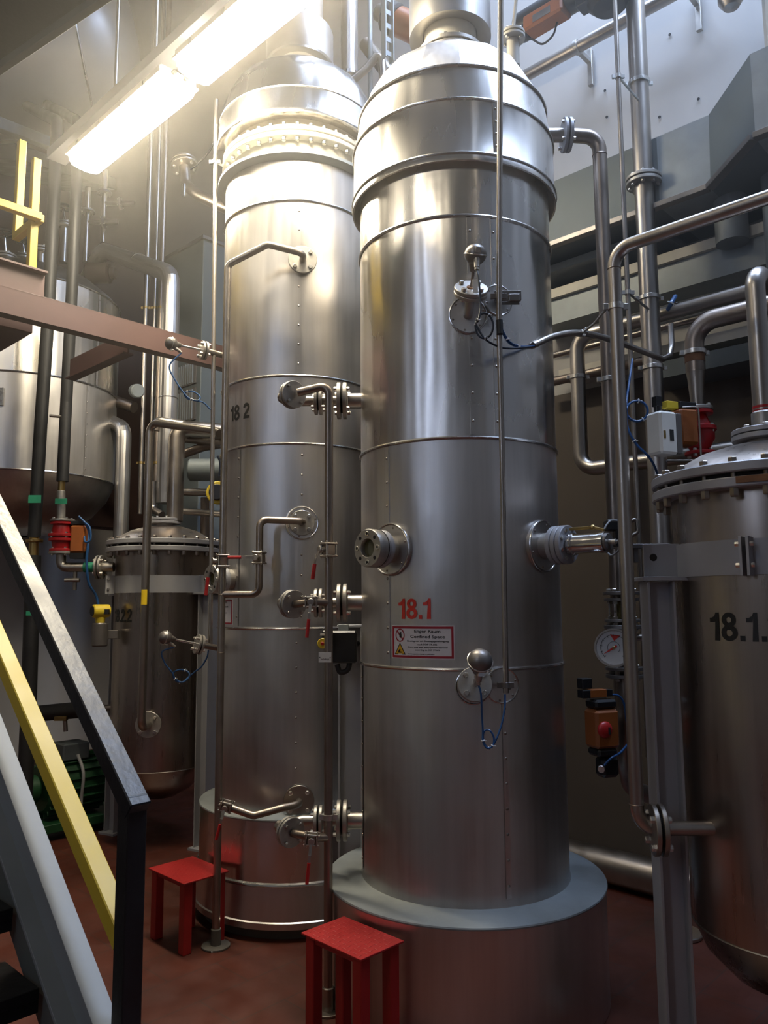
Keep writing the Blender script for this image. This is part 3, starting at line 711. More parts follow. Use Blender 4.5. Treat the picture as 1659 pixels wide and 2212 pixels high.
# nozzle with elbow pipe at upper right (H)
hp = thing('overflow_pipe', 'steel pipe leaving the right of the front column head through an elbow and dropping', 'pipe', at(1225, 290, 3.75))
hv = vert(1335, 3.8)
z290 = at(1225, 292, 3.78).z
T('nozzle_stub', 'steel', [Vector((c1[0]+.44, 3.78, z290)), Vector((at(1222, 290, 3.78).x, 3.78, z290))], .035, hp)
flange_pair(hp, Vector((at(1224, 290, 3.78).x, 3.78, z290)), (1, 0, 0), .085, .016, .008, 4, mat='greypaint')
T('drop_tube', 'pipe_brown', [Vector((at(1232, 290, 3.78).x, 3.78, z290)), Vector((hv[0], 3.8, z290)), Vector((hv[0], 3.8, 1.05))], .036, hp, bend=.10, seg=18, nb=10)
weld(hp, Vector((hv[0], 3.8, z290-.10)), (0, 0, 1), .036)
clamp(hp, Vector((hv[0], 3.8, at(1315, 820, 3.8).z)), (0, 0, 1), .036)
# top vent fitting on the front column
vf = at(1108, 95, 3.45)
vt = thing('vent_fitting', 'small flanged vent fitting with a rod on the head of the front column', 'fitting', vf)
build(MB().cyl(vf-up*.12, vf+up*.02, .03, seg=20), 'spigot', 'cream', vt)
flange(vt, vf+up*.02, up, .058, .014, 4, back=.01, front=0, name='flange', mat='cream', hr=.009); flange(vt, vf+up*.04, up, .058, .014, 4, back=0, front=.01, mat='cream', hr=.009)
T('rod', 'cream', [vf+up*.05, vf+up*.3+Vector((.03, 0, 0))], .008, vt); build(MB().cyl(vf+up*.24+Vector((.024, 0, 0)), vf+up*.30+Vector((.03, 0, 0)), .018, seg=12), 'knob', 'cream', vt)

# ---------- rear column
def Z2(py, R=R2, px=640): return zf(c2, R, px, py)
col2 = thing('process_column', 'tall steel process column behind on the left, number 18 2 on its cladding', 'process column', (c2[0], c2[1], 0))
P0, P1_, P2_ = Z2(2008, .54, 625), Z2(1913, .527, 630), Z2(1770, .527, 630)
section(col2, c2, [(.50, 0), (.50, P0+.01)], 'concrete', 'plinth')
section(col2, c2, [(.515, P0), (.552, P0), (.552, P0+.03), (.545, P0+.035), (.532, P1_)], 'clad', 'skirt')
section(col2, c2, [(.527, P1_), (.527, P2_-.01)], 'shiny', 'skirt')
build(MB().lathe([(R2-.01, P2_+.015), (.515, P2_), (.531, P2_-.001), (.533, P2_-.006), (.531, P2_-.013)], (c2[0], c2[1], 0), (0, 0, 1), 96), 'skirt_cover_ring', 'galv', col2)
hoop(col2, c2, P1_, .53, .009)
hz2 = [P2_+.01, Z2(1358), Z2(958), Z2(811), Z2(433), Z2(342)]
for i in range(5): section(col2, c2, [(R2, hz2[i]), (R2+.0008, (hz2[i]+hz2[i+1])/2), (R2, hz2[i+1])], 'clad')
for z in hz2[1:5]: hoop(col2, c2, z, R2)
zl = hz2[5]
section(col2, c2, [(R2-.005, zl-.01), (.485, zl+.004), (.492, zl+.008), (.492, zl+.026), (.485, zl+.030), (.40, zl+.03)], 'galv', 'flared_collar')
zf_ = Z2(290, .47)
section(col2, c2, [(.415, zl), (.415, Z2(225, .47))], 'cream', 'bare_shell')
flange(col2, (c2[0], c2[1], zf_), up, .468, .03, 36, hole=.41, hr=.0135, frac=.945, back=.022, front=0, mat='cream', name='main_flange')
flange(col2, (c2[0], c2[1], zf_+.036), up, .468, .03, 36, hole=.41, hr=.0135, frac=.945, back=0, front=.022, mat='cream', name='main_flange')
zq = Z2(240, .50); zr = Z2(185, .485); 
section(col2, c2, [(.41, zq+.012), (.497, zq), (.503, zq+.003), (.503, zq+.02), (.498, zq+.03), (.490, zr)], 'shiny', 'head_shroud')
zf2 = Z2(140, .155); dz = zf2-zr
section(col2, c2, [(.490, zr), (.465, zr+dz*.35), (.40, zr+dz*.68), (.30, zr+dz*.9), (.14, zf2)], 'shiny', 'head_segments', 20)
hoop(col2, c2, zr, .488, .005)
ztop2 = zf2+.03
build(MB().cyl((c2[0], c2[1], ztop2-.08), (c2[0], c2[1], ztop2+.35), .13, seg=32), 'neck', 'cream', col2)
flange(col2, (c2[0], c2[1], ztop2-.02), up, .165, .022, 12, hole=.12, hr=.012, frac=.88, mat='cream')
zz = Z2(128, .21)
zz = max(Z2(122, .21), ztop2+.06)
build(MB().lathe([(.12, zz+.02), (.20, zz), (.212, zz+.006), (.212, zz+.22), (.205, zz+.235), (.145, zz+.27), (.145, ZC-.05)], (c2[0], c2[1], 0), up, 48), 'insulated_vapour_pipe', 'insul', col2)
seam(col2, c2, R2, az(c2, hit(650, 600, c2, R2)), hz2[3]+.01, hz2[4]-.01, 9, -1)
seam(col2, c2, R2, az(c2, hit(656, 1150, c2, R2)), hz2[1]+.01, hz2[2]-.01, 9, -1)
seam(col2, c2, R2, az(c2, hit(644, 1550, c2, R2)), hz2[0]+.03, hz2[1]-.01, 7, -1)
seam(col2, c2, R2, az(c2, hit(512, 1150, c2, R2)), hz2[1]+.01, hz2[2]-.01, 9, 1)
pn = hit(498, 912, c2, R2+.0015)
text_on_cyl('painted_number', '18 2', c2, R2+.0018, pn, .088, .165, 'numblack', col2, .04)
# sign mostly hidden behind the standpipe
pl = hit(470, 1350, c2, R2+.001); pa = az(c2, hit(503, 1350, c2, R2)); z0_, z1_ = hit(503, 1350, c2, R2).z, hit(503, 1294, c2, R2).z
sg = thing('warning_sign', 'white sign with red border half hidden behind the left standpipe', 'sign', hit(503, 1320, c2, R2))
aw = .33/R2
build(bent_plate(c2, R2+.001, pa-aw, pa, z0_, z1_), 'sign_plate', 'signwhite', sg)
mb = MB()
for (x0, x1, z0, z1) in ((.004, .326, .004, .013), (.004, .326, z1_-z0_-.013, z1_-z0_-.004), (.317, .326, .004, z1_-z0_-.004), (.004, .013, .004, z1_-z0_-.004)):
    k = bent_plate(c2, R2+.003, pa-aw+x0/R2, pa-aw+x1/R2, z0_+z0, z0_+z1, .0006); mb.add(k.v, k.f)
build(mb, 'border', 'signred', sg)
plate_text('lettering', 'Enger Raum', c2, R2+.0032, 0, z0_+.115, .016, 'numblack', sg, .01, .13, pa-.13/R2)
plate_text('lettering', 'Confined Space', c2, R2+.0032, 0, z0_+.090, .016, 'numblack', sg, .01, .17, pa-.13/R2)
plate_text('lettering', 'according to EOP 59.606', c2, R2+.0032, 0, z0_+.060, .008, 'numblack', sg, .01, .15, pa-.13/R2)
# left sight glass on the rear column
sight_glass(col2, c2, R2, hit(497, 1252, c2, R2), 0, .079, .12)
# ================================================================== BETWEEN THE COLUMNS
VX = Vector((1, 0, 0)); VY = Vector((0, 1, 0))
gx, gy = vert(710, 3.42)
st_top = at(706, 838, 3.42).z
def standpipe(name, label, x, y, z0, z1, r, mat='pipe_brown'):
    t = thing(name, label, 'pipe', (x, y, z0)); return t
# level tees off the front column
gp = thing('level_standpipe', 'brown standpipe between the two columns, its foot behind the near red stool', 'pipe', (gx, gy, 0))
T('standpipe_tube', 'pipe_brown', [at(643, 848, 3.43), Vector((gx, gy, at(706, 832, 3.42).z)), Vector((gx, gy, .03))], .0185, gp, bend=.035, seg=16)
build(MB().cyl((gx, gy, 0), (gx, gy, .10), .024, seg=16).cyl((gx, gy, 0), (gx, gy, .012), .055, seg=20), 'foot', 'pipe_dull', gp)
clamp(gp, (gx, gy, at(712, 1765, 3.42).z), (0, 0, 1), .0185)
for (ys, xs, yt, lab) in ((866, 640, 853, 'upper'), (1302, 640, 1305, 'middle'), (1772, 635, 1797, 'lower')):
    t = thing('level_tapping', {'upper': 'uppermost flanged tapping on the left flank of the front column', 'middle': 'middle flanged tapping on the front column, level with the red number', 'lower': 'lowest flanged tapping on the front column, just above its skirt'}[lab], 'pipe fitting', at(780, ys, 3.6))
    z = at(770, ys, 3.6).z
    X = lambda px: at(px, ys, 3.6).x
    T('stub', 'steel', [Vector((c1[0]-.40, 3.6, z)), Vector((X(752), 3.6, z))], .036, t, seg=20)
    flange_pair(t, Vector((X(739), 3.6, z)), VX, .086, .018, .010, 4, mat='flange', ph=.5)
    T('spool', 'steel', [Vector((X(730), 3.6, z)), Vector((X(697), 3.6, z))], .024, t, seg=16)
    flange_pair(t, Vector((X(688), 3.6, z)), VX, .065, .014, .008, 4, mat='flange', ph=.5)
    e = at(xs-8, yt, 3.52)
    T('elbow', 'steel', [Vector((X(680), 3.6, z)), Vector((X(650), 3.6, z)), e+Vector((-.02, .03, 0))], .024, t, bend=.03, seg=16)
    ax = Vector((.62, -.78, -.05)).normalized()
    fc = at(xs-8, yt, 3.46)
    T('tee_tail', 'steel', [fc-ax*.09, fc-ax*.01], .026, t, seg=16)
    flange_pair(t, fc, ax, .062, .014, .006, 4, mat='flange', ph=.5)
    if lab != 'upper':
        T('branch', 'pipe_brown', [fc+ax*.02, at(678, yt-5 if lab == 'middle' else yt+12, 3.38), Vector((gx, gy, at(708, ys if lab == 'middle' else yt+12, 3.42).z))], .0165, t, bend=.02)
# valves on this standpipe
def VZ(x, y, py, px=700): return Vector((x, y, at(px, py, y).z))
ball_valve('ball valve on the middle standpipe, red lever hanging, right of the bent branch pipe', 'valve', VZ(gx, gy, 1188), up, Vector((-.12, 0, -1)), .125, .020, out=(-.9, -.6, 0))
pm = at(672, 1300, 3.37)
ball_valve('ball valve with red lever hanging at the middle tapping', 'valve', pm, Vector((1, .05, 0)), Vector((-.1, 0, -1)), .145, .017, out=(-.2, -1, 0))
pm = at(673, 1812, 3.37)
ball_valve('ball valve with red lever hanging at the lowest tapping, above the near stool', 'valve', pm, Vector((1, .05, -.1)), Vector((-.1, 0, -1)), .155, .017, out=(-.2, -1, 0))
# left standpipe B
bx, by = vert(479, 4.05)
ztb = at(491, 572, 4.05).z
f_p = hit(653, 566, c2, R2); nn = nrm(az(c2, f_p))
bp_ = thing('drain_standpipe', 'brown standpipe in front of the rear column, foot behind the far red stool', 'pipe', (bx, by, 0))
fc = f_p+nn*.02
flange(bp_, fc, nn, .079, .016, 4, back=0, front=.010, hr=.012, ph=.5)
build(MB().cyl(f_p-nn*.02, fc, .05, seg=24), 'nozzle', 'flange', bp_)
tp = fc+nn*.09; tp2 = at(578, 528, 4.02); tp3 = Vector((bx, by, ztb))
T('standpipe_tube', 'pipe_dull', [fc, tp, tp2, tp3, Vector((bx, by, .04))], .0185, bp_, bend=.045, seg=16)
build(MB().cyl((bx, by, 0), (bx, by, .085), .025, seg=16).cyl((bx, by, 0), (bx, by, .01), .07, seg=20), 'foot', 'concrete', bp_)
for py in (1285, 1410): weld(bp_, VZ(bx, by, py, 480), up, .0185)
ball_valve('ball valve on the left standpipe, red lever hanging beside the sight glass', 'valve', VZ(bx, by, 1212, 483), up, Vector((-.1, 0, -1)), .17, .021, out=(-1, -.45, 0))
# z-shaped branch
f_p = hit(652, 1130, c2, R2); n, q = rosette(col2, c2, R2, f_p, .088)
zb_ = thing('branch_pipe', 'Z-shaped bent pipe from the flange on the rear column to the left standpipe', 'pipe', q)
flange(zb_, q+n*.006, n, .068, .012, 4, back=0, front=.009, hr=.0105, mat='flange')
T('bent_tube', 'pipe_brown', [q, q+n*.085, Vector((vert(559, 4.04)[0], 4.04, at(559, 1122, 4.04).z)), Vector((vert(559, 4.04)[0], 4.04, at(559, 1284, 4.04).z)), Vector((bx, by, at(485, 1284, 4.05).z))], .0185, zb_, bend=.04, seg=16)
ball_valve('ball valve on the Z-shaped branch, red lever pointing left', 'valve', Vector((vert(559, 4.04)[0], 4.04, at(559, 1205, 4.04).z)), up, Vector((-1, 0, .0)), .125, .020, out=(-.35, -1, 0))
# lower branch
f_p = hit(645, 1729, c2, R2); n = nrm(az(c2, f_p)); q = f_p+n*.012
lb = thing('branch_pipe', 'sagging pipe from the low flange on the rear column to the left standpipe', 'pipe', q)
flange(lb, q, n, .080, .014, 4, back=0, front=.008, hr=.011, mat='pipe_dull', ph=.5); build(MB().cyl(f_p-n*.03, q, .05, seg=24), 'nozzle', 'flange', lb)
T('bent_tube', 'pipe_brown', [q, q+n*.07, at(610, 1745, 4.06), at(548, 1762, 4.03), at(500, 1745, 4.04), Vector((bx, by, at(470, 1738, 4.05).z))], .0185, lb, bend=.05, seg=16)
ball_valve('ball valve on the sagging low branch, red lever hanging by the left standpipe', 'valve', at(489, 1741, 4.04), Vector((1, 0, -.25)), Vector((-.25, 0, -1)), .14, .018, out=(-.8, -1, .1))
# H beam with emergency stop
hx_, hy_ = vert(757, 4.03)
hb = MB(); hz1 = at(757, 1352, 4.03).z
hb.box((hx_-.055, hy_, hz1/2), (.010, .10, hz1)).box((hx_+.055, hy_, hz1/2), (.010, .10, hz1)).box((hx_, hy_, hz1/2), (.105, .008, hz1)).box((hx_, hy_, .008), (.17, .14, .016)).box((hx_, hy_, hz1), (.13, .11, .012))
build(hb, 'steel_post', 'greypaint', label='grey H-section steel post standing in the gap between the two columns', cat='post')
es = at(742, 1397, 3.90)
et = thing('emergency_stop', 'black control box with yellow-ringed stop button and white tag beside the middle standpipe', 'switch', es)
build(MB().box(es, (.13, .07, .155), bev=.008), 'box', 'blackplastic', et)
ns = at(697, 1390, 3.80)
build(MB().box(ns+Vector((.02, .04, .02)), (.05, .06, .08), bev=.006), 'button_box', 'blackplastic', et)
build(MB().cyl(ns, ns-VY*.014, .025, seg=24), 'button_ring', 'yelplastic', et); build(MB().cyl(ns-VY*.012, ns-VY*.024, .008, seg=20), 'button', 'redgrip', et)
build(MB().box(at(697, 1372, 3.80)+Vector((0, -.004, .004)), (.022, .002, .012)), 'tag', 'white', et)
tg = at(702, 1420, 3.39)
npl = thing('name_plate', 'small white engraved plate fixed across the middle standpipe under the stop button', 'plate', tg)
build(MB().box(tg, (.054, .003, .042)), 'plate', 'white', npl)
for k in (-1, 1): build(MB().cyl(tg+VX*k*.022-VY*.001, tg+VX*k*.022-VY*.003, .0022, seg=10), 'screw', 'dark', npl)
mb = MB()
for k in range(11): mb.box(tg+Vector((-.0165+k*.0033, -.0018, -.008+(.0012 if k in (0, 3, 6) else -.001 if k == 9 else 0))), (.0018, .0005, .005+(.003 if k in (0, 3, 6, 9) else 0)))
build(mb, 'engraving', 'sensor', npl)
T('cable', 'rubber', catmull([at(728, 1435, 3.9), at(735, 1452, 3.9), at(752, 1445, 3.9), at(757, 1415, 3.92), at(768, 1392, 4.0), at(800, 1388, 4.2)]), .013, et)
build(MB().box(at(742, 1362, 3.93), (.05, .02, .06)), 'bracket', 'galv', et)
# thin rod A left of the rear column
rx, ry = vert(456, 4.5)
ra = thing('cable_conduit', 'thin straight conduit at the left of the rear column, clamped below its bolted flange', 'conduit', (rx, ry, at(455, 1400, 4.5).z))
T('conduit_tube', 'steel', [at(467, 215, 4.5), at(463, 600, 4.5), Vector((rx, ry, at(455, 1400, 4.5).z))], .0125, ra)
clamp(ra, at(464, 350, 4.5), (0, 0, 1), .014, tail=Vector((c2[0]-.38, 4.6, at(500, 372, 4.6).z)))
build(MB().box(at(478, 1402, 4.3), (.035, .03, .045)), 'end_box', 'flange', ra)
# side temperature sensors of the rear column
def side_sensor(label, hp_, fp, cp, Yh, Yf, cabpts, clabel, ties, mat='sensor'):
    f0 = at(*fp, Yf); h0 = at(*hp_, Yh); a = (h0-f0).normalized(); wall = at(*cp, c2[1]-.05)
    t = thing('temperature_sensor', label, 'sensor', f0)
    T('nozzle', 'steel', [wall-a*.05, f0-a*.02], .018, t); flange_pair(t, f0, a, .055, .013, .007, 4, hr=.009)
    T('stem', 'chrome', [f0, h0-a*.03], .007, t)
    gl = sensor_head(t, h0, (Vector((-.15, -.3, .9))).normalized() if mat == 'x' else -a*-1, Vector((0.1, -.1, -1)), .038)
    P = [gl]+[at(x, y, Yh+.01*i) for i, (x, y) in enumerate(cabpts)]
    return cable('sensor_cable', P, .0045, 'blue', clabel, ties)
side_sensor('grey temperature sensor sticking out left of the rear column over the brown beam', (370, 742), (440, 757), (484, 770), 4.35, 4.45,
    [(366, 790), (378, 820), (398, 850), (412, 862), (428, 865), (432, 857), (420, 847), (405, 846), (398, 852), (407, 862), (425, 866), (440, 870), (455, 885)], 'blue cable with a flat loop under the sensor over the brown beam', (32, 64, 84))
side_sensor('dark temperature sensor sticking out left of the rear column in front of the small vessel', (357, 1377), (430, 1392), (484, 1402), 4.35, 4.45,
    [(350, 1408), (356, 1432), (372, 1453), (378, 1466), (392, 1474), (406, 1466), (409, 1455), (400, 1448), (388, 1447), (376, 1452), (374, 1462), (382, 1472), (394, 1474), (404, 1466), (420, 1452), (435, 1440), (447, 1420), (450, 1405)], 'blue cable with a round loop in front of the small vessel', (32, 64, 100))
# ================================================================== VESSELS
def vessel(c, label, number, numpx, legs, rot, num_h, num_w):
    t = thing('pressure_vessel', label, 'vessel', (c[0], c[1], .0))
    Rv, Rf, zl = .34, .41, 2.07; C3 = lambda z: (c[0], c[1], z)
    section(t, c, [(.0, .30), (.12, .31), (.22, .36), (.30, .44), (Rv, .53)], 'vessel', 'bottom_dish', 64)
    section(t, c, [(Rv, .53), (Rv, 1.2), (Rv, zl-.03)], 'vessel', 'shell', 72)
    build(MB().torus(C3(.53), up, Rv, .004, 72, 6), 'weld_seam', 'pipe_dull', t)
    f1 = flange(t, C3(zl-.04), up, Rf, .035, 0, name='body_flange', mat='greypaint')
    f2 = flange(t, C3(zl+.012), up, Rf, .035, 0, name='lid_flange', mat='greypaint')
    build(MB().cyl(C3(zl-.01), C3(zl+.015), Rf*.93, seg=48), 'gasket', 'dark', t)
    for k in range(24):
        a = 2*PI*k/24+rot; p = Vector(C3(zl))+nrm(a)*Rf*.94
        build(MB().hexa(p+up*.047, up, .015, .018).hexa(p-up*.04, -up, .015, .03).cyl(p-up*.035, p+up*.045, .008, seg=8), 'bolt', 'pipe_dull', f2)
    section(t, c, [(Rf*.88, zl+.047), (.32, zl+.08), (.24, zl+.125), (.14, zl+.155), (.0, zl+.165)], 'vessel', 'domed_lid', 64)
    build(MB().cyl(C3(zl+.14), C3(zl+.19), .06, seg=24), 'nozzle', 'flange', t)
    flange(t, C3(zl+.18), up, .115, .018, 0, mat='greypaint'); flange(t, C3(zl+.202), up, .115, .018, 8, back=0, mat='greypaint', hr=.011)
    # clamp band with ears
    build(MB().lathe([(Rv, 1.74), (Rv+.010, 1.74), (Rv+.010, 1.86), (Rv, 1.86)], C3(0), up, 72), 'support_band', 'greypaint', t)
    for (aa, kind) in legs:
        n = nrm(aa); s = Vector((n.y, -n.x, 0)); p = Vector(C3(0))+n*(Rv+.01)
        if kind == 'leg':
            b = build(MB().box(p+n*.06+up*1.735, (.17, .13, .014), n, None, up).box(p+n*.055+up*1.80, (.13, .010, .13), n, None, up), 'bracket', 'greypaint', t)
            build(MB().cyl(p+n*.085+up*1.815-s*.007, p+n*.085+up*1.815+s*.007, .014, seg=16), 'lifting_hole', 'dark', b)
            q = p+n*.075; z1 = 1.725; mb = MB()
            for k in (-1, 1): mb.box(q+s*0+n*k*.045+up*z1/2, (.009, .10, z1), n, None, up)
            mb.box(q+up*z1/2, (.085, .008, z1), n, None, up).box(q+up*.008, (.15, .15, .016), n, None, up)
            build(mb, 'support_leg', 'greypaint', t)
        else:
            mb = MB(); 
            for k in (-1, 1): mb.box(p+n*.028+s*k*.011+up*1.80, (.06, .009, .13), n, None, up)
            jn = build(mb, 'band_joint', 'greypaint', t)
            for zz in (1.77, 1.84): build(MB().hexa(p+n*.04+s*.016+up*zz, s, .009, .015).hexa(p+n*.04-s*.016+up*zz, -s, .009, .012), 'bolt', 'bolt', jn)
    if number:
        pn = hit(numpx[0], numpx[1], c, Rv+.001)
        text_on_cyl('painted_number', number, c, Rv+.0015, pn, num_h, num_w, 'numblack', t, .05)
    return t
c4 = centre(352, 5.8); c3 = centre(1675, 2.9)
vL = vessel(c4, 'smaller steel pressure vessel with domed lid left of the rear column, black 18.2.2', '18.2.2', (248, 1344), [(math.radians(62), 'leg'), (math.radians(-118), 'leg'), (math.radians(-62), 'joint')], .1, .092, .21)
vR = vessel(c3, 'steel pressure vessel with domed lid at the right edge, black 18.1 and more', '18.1.2', (1536, 1383), [(math.radians(-92), 'leg'), (math.radians(-38), 'joint'), (math.radians(88), 'leg')], .06, .095, .25)
mp = Vector((c3[0], c3[1], 0))+nrm(math.radians(-36))*.412+up*2.052
n36 = nrm(math.radians(-36)); s36 = Vector((math.cos(math.radians(-36)), math.sin(math.radians(-36)), 0))
pt = build(MB().box(mp+s36*.03, (.11, .003, .022), s36, None, up), 'type_plate', 'rust', vR)
# nozzle pipes of the vessels: big pipe on the left vessel lid
t = thing('vapour_pipe', 'thick steel pipe standing on the lid of the small vessel', 'pipe', (c4[0]+.05, c4[1], 2.28))
T('tube', 'pipe_dull', [Vector((c4[0]+.07, c4[1], 2.27)), Vector((c4[0]+.07, c4[1], at(372, 925, c4[1]).z)), Vector((c4[0]+.75, c4[1]+.25, at(372, 925, c4[1]).z))], .06, t, bend=.09, seg=20)
# front vertical pipe with elbow on left vessel
vx, vy = vert(313, 5.28)
fz = at(315, 1572, 5.3); fzz = fz.z
t = thing('feed_pipe', 'bright steel pipe hanging in front of the small vessel, yellow label halfway', 'pipe', (vx, vy, fzz))
T('tube', 'steel', [at(474, 936, 5.0), at(470, 932, 5.02), Vector((vx, vy, at(325, 912, vy).z)), Vector((vx, vy, fzz)), Vector((vx, vy+.20, fzz))], .027, t, bend=.06, seg=18)
n = nrm(az(c4, hit(315, 1572, c4, .34)))
flange(t, Vector((vx, vy+.16, fzz)), -VY, .088, .016, 4, back=0, front=.01, hr=.012, ph=.5, mat='flange')
lp = Vector((vx, vy-.0275, at(313, 1290, vy).z))
build(bent_plate((vx, vy), .0275, -.75, .75, lp.z-.05, lp.z+.05), 'label', 'yellowlabel', t)
# vessel left nozzle, flange pair, red valve, insulated pipes (left)
y5 = 5.6
rvx, rvy = vert(128, y5)
zn = at(250, 1225, y5).z
t = thing('inlet_pipe', 'horizontal flanged inlet pipe entering the left side of the small vessel', 'pipe', (rvx, rvy, zn))
T('tube', 'steel', [Vector((c4[0]-.30, y5, zn)), Vector((rvx, rvy, zn)), Vector((rvx, rvy, at(130, 1198, y5).z))], .034, t, bend=.07, seg=18)
flange_pair(t, Vector((at(216, 1225, y5).x, y5, zn)), VX, .085, .016, .010, 4, hr=.011)
build(MB().cyl(Vector((at(182, 1225, y5).x, y5, zn)), Vector((at(206, 1225, y5).x, y5, zn)), .0355, seg=20, bev=0), 'label', 'greenlabel', t)
T('drain_stub', 'steel', [Vector((at(163, 1228, y5).x, y5, zn)), Vector((at(163, 1228, y5).x, y5, at(163, 1275, y5).z))], .014, t)
T('drain_tap', 'steel', [at(140, 1253, y5-.03), at(172, 1253, y5-.03)], .014, t)
t = thing('shutoff_valve', 'red flanged valve with orange actuator under the left insulated pipes', 'valve', (rvx, rvy, at(130, 1195, y5).z))
zt, zb2 = at(131, 1122, y5).z, at(131, 1197, y5).z; P3 = lambda z: Vector((rvx, rvy, z))
flange(t, P3(zt), -up, .085, .018, 4, back=.012, front=0, mat='flange'); flange(t, P3(zb2), up, .085, .018, 4, back=.012, front=0, mat='flange')
hh = (zt-zb2)
flange(t, P3(zt-.02), -up, .082, .018, 0, mat='redvalve'); flange(t, P3(zt-hh*.42), -up, .095, .02, 4, mat='redvalve'); flange(t, P3(zb2+.02), up, .082, .018, 4, back=0, mat='redvalve'); flange(t, P3(zt-hh*.55), -up, .09, .02, 0, mat='redvalve')
build(MB().lathe([(.05, 0), (.06, hh*.1), (.075, hh*.5), (.06, hh*.9), (.05, hh)], P3(zb2), up, 24), 'valve_body', 'redvalve', t)
ac = at(172, 1165, y5)
build(MB().box(ac, (.11, .10, .20), bev=.015), 'actuator', 'orange', t); build(MB().box(ac+up*.115, (.10, .09, .025)), 'actuator_cap', 'blackplastic', t); build(MB().box(ac-up*.12, (.10, .09, .04)), 'actuator_cap', 'blackplastic', t)
T('valve_stem', 'steel', [P3(zt-hh*.4), ac], .025, t)
T('hose', 'blue', catmull([at(185, 1130, y5-.06), at(192, 1150, y5-.06), at(190, 1180, y5-.08), at(187, 1215, y5-.08), at(192, 1260, y5-.06), at(208, 1288, y5), at(216, 1330, y5)]), .009, t)
T('hose', 'blue', catmull([at(170, 1115, y5-.06), at(183, 1128, y5-.06), at(194, 1140, y5-.08), at(195, 1165, y5-.08), at(184, 1170, y5-.08), at(182, 1150, y5)]), .007, t)
# insulated black pipes
t = thing('insulated_pipe', 'black insulated pipe dropping to the red valve, right one of the pair', 'pipe', at(133, 1040, y5))
T('insulation', 'rubber', [at(95, 222, 7.0), at(168, 262, 5.42), at(165, 400, 5.45), at(152, 700, 5.55), at(143, 870, 5.6), at(135, 1040, y5)], .042, t, bend=.12)
build(MB().cyl(at(134, 1036, y5), at(132, 1064, y5), .024, seg=16), 'brass_end', 'brass', t)
build(MB().box(at(132, 1083, y5-.05), (.085, .004, .04)), 'label', 'greenlabel', t)
build(MB().cyl(at(132, 1060, y5), at(132, 1122, y5), .029, seg=16), 'tail', 'flange', t)
t = thing('insulated_pipe', 'black insulated pipe at the far left, left one of the pair', 'pipe', at(62, 1500, 5.6))
T('insulation', 'rubber', [at(50, 225, 7.0), at(124, 262, 5.42), at(118, 400, 5.45), at(103, 700, 5.5), at(88, 920, 5.55), at(74, 1160, 5.6)], .045, t, bend=.12)
T('lower_insulation', 'rubber', [at(72, 1200, 5.6), at(68, 1330, 5.6), at(62, 1520, 5.6), Vector((at(62, 1520, 5.6).x, 5.6, .35))], .052, t, bend=.3)
build(MB().box(at(75, 1078, 5.5), (.09, .004, .055)), 'label', 'greenlabel', t); build(MB().box(at(64, 1325, 5.52), (.05, .004, .03)), 'label', 'greenlabel', t)
build(MB().cyl(at(74, 1155, 5.6), at(72, 1205, 5.6), .034, seg=16).cyl(at(74, 1165, 5.6), at(74, 1172, 5.6), .06, seg=20), 'joint', 'brass', t)
T('cross_stub', 'steel', [at(108, 898, 5.5), at(132, 900, 5.5)], .011, t)
# yellow transmitter on the left + black bits
yt = at(213, 1320, 5.45)
t = thing('level_transmitter', 'yellow transmitter head with black cap at the left side of the small vessel', 'instrument', yt)
build(MB().cyl(yt+Vector((-.03, -.03, .0)), yt+Vector((.06, .04, 0)), .045, seg=20), 'housing', 'yelplastic', t)
build(MB().cyl(yt+Vector((-.034, -.034, .0)), yt+Vector((-.028, -.028, 0)), .034, seg=20), 'window', 'blackplastic', t)
build(MB().cyl(yt+Vector((.01, .01, -.04)), yt+Vector((.01, .01, -.085)), .035, .03, seg=20), 'neck', 'yelplastic', t)
build(MB().box(yt+Vector((.06, 0, -.005)), (.035, .05, .035)), 'terminal_box', 'blackplastic', t)
build(MB().cyl(yt+Vector((.01, .01, -.08)), yt+Vector((.01, .01, -.24)), .055, seg=20).box(yt+Vector((.06, .05, -.16)), (.14, .06, .06)), 'sensor_foot', 'sensor', t)
# horizontal black insulated pipe low behind rail
zz_ = at(150, 1537, 6.2).z
t = thing('insulated_pipe', 'low horizontal black insulated pipe crossing behind the stair handrail', 'pipe', at(150, 1537, 6.2))
T('insulation', 'rubber', [at(84, 1541, 6.3), at(208, 1530, 5.9)], .062, t); T('pipe_end', 'steel', [at(205, 1530, 5.9), at(248, 1528, 5.75)], .022, t)
T('drain_tap', 'steel', [at(140, 1552, 6.0), at(142, 1580, 6.0)], .016, t); build(MB().box(at(132, 1552, 6.0), (.09, .04, .03)), 'tap_body', 'brass', t)
# ================================================================== BIG TANK, LEFT
ct = centre(33, 6.7); Rt = .76
t = thing('storage_tank', 'large clad cylindrical tank hanging at the upper left behind the black pipes', 'tank', (ct[0], ct[1], 2.3))
ZT = lambda py: zf(ct, Rt, 33, py)
zt0, zt1, zt2, zt3 = ZT(1014), ZT(804), ZT(590), ZT(590)
section(t, ct, [(.12, zt0-.46), (.36, zt0-.42), (.58, zt0-.28), (.70, zt0-.14), (Rt, zt0)], 'clad', 'bottom_dish', 28)
section(t, ct, [(Rt, zt0), (Rt, zt1)], 'clad'); section(t, ct, [(Rt, zt1), (Rt, zt2)], 'shiny')
section(t, ct, [(Rt, zt2), (.72, zt2+.06), (.55, zt2+.20), (.30, zt2+.28), (0, zt2+.30)], 'clad', 'domed_top', 48)
for z in (zt0, zt1, zt2): hoop(t, ct, z, Rt, .008)
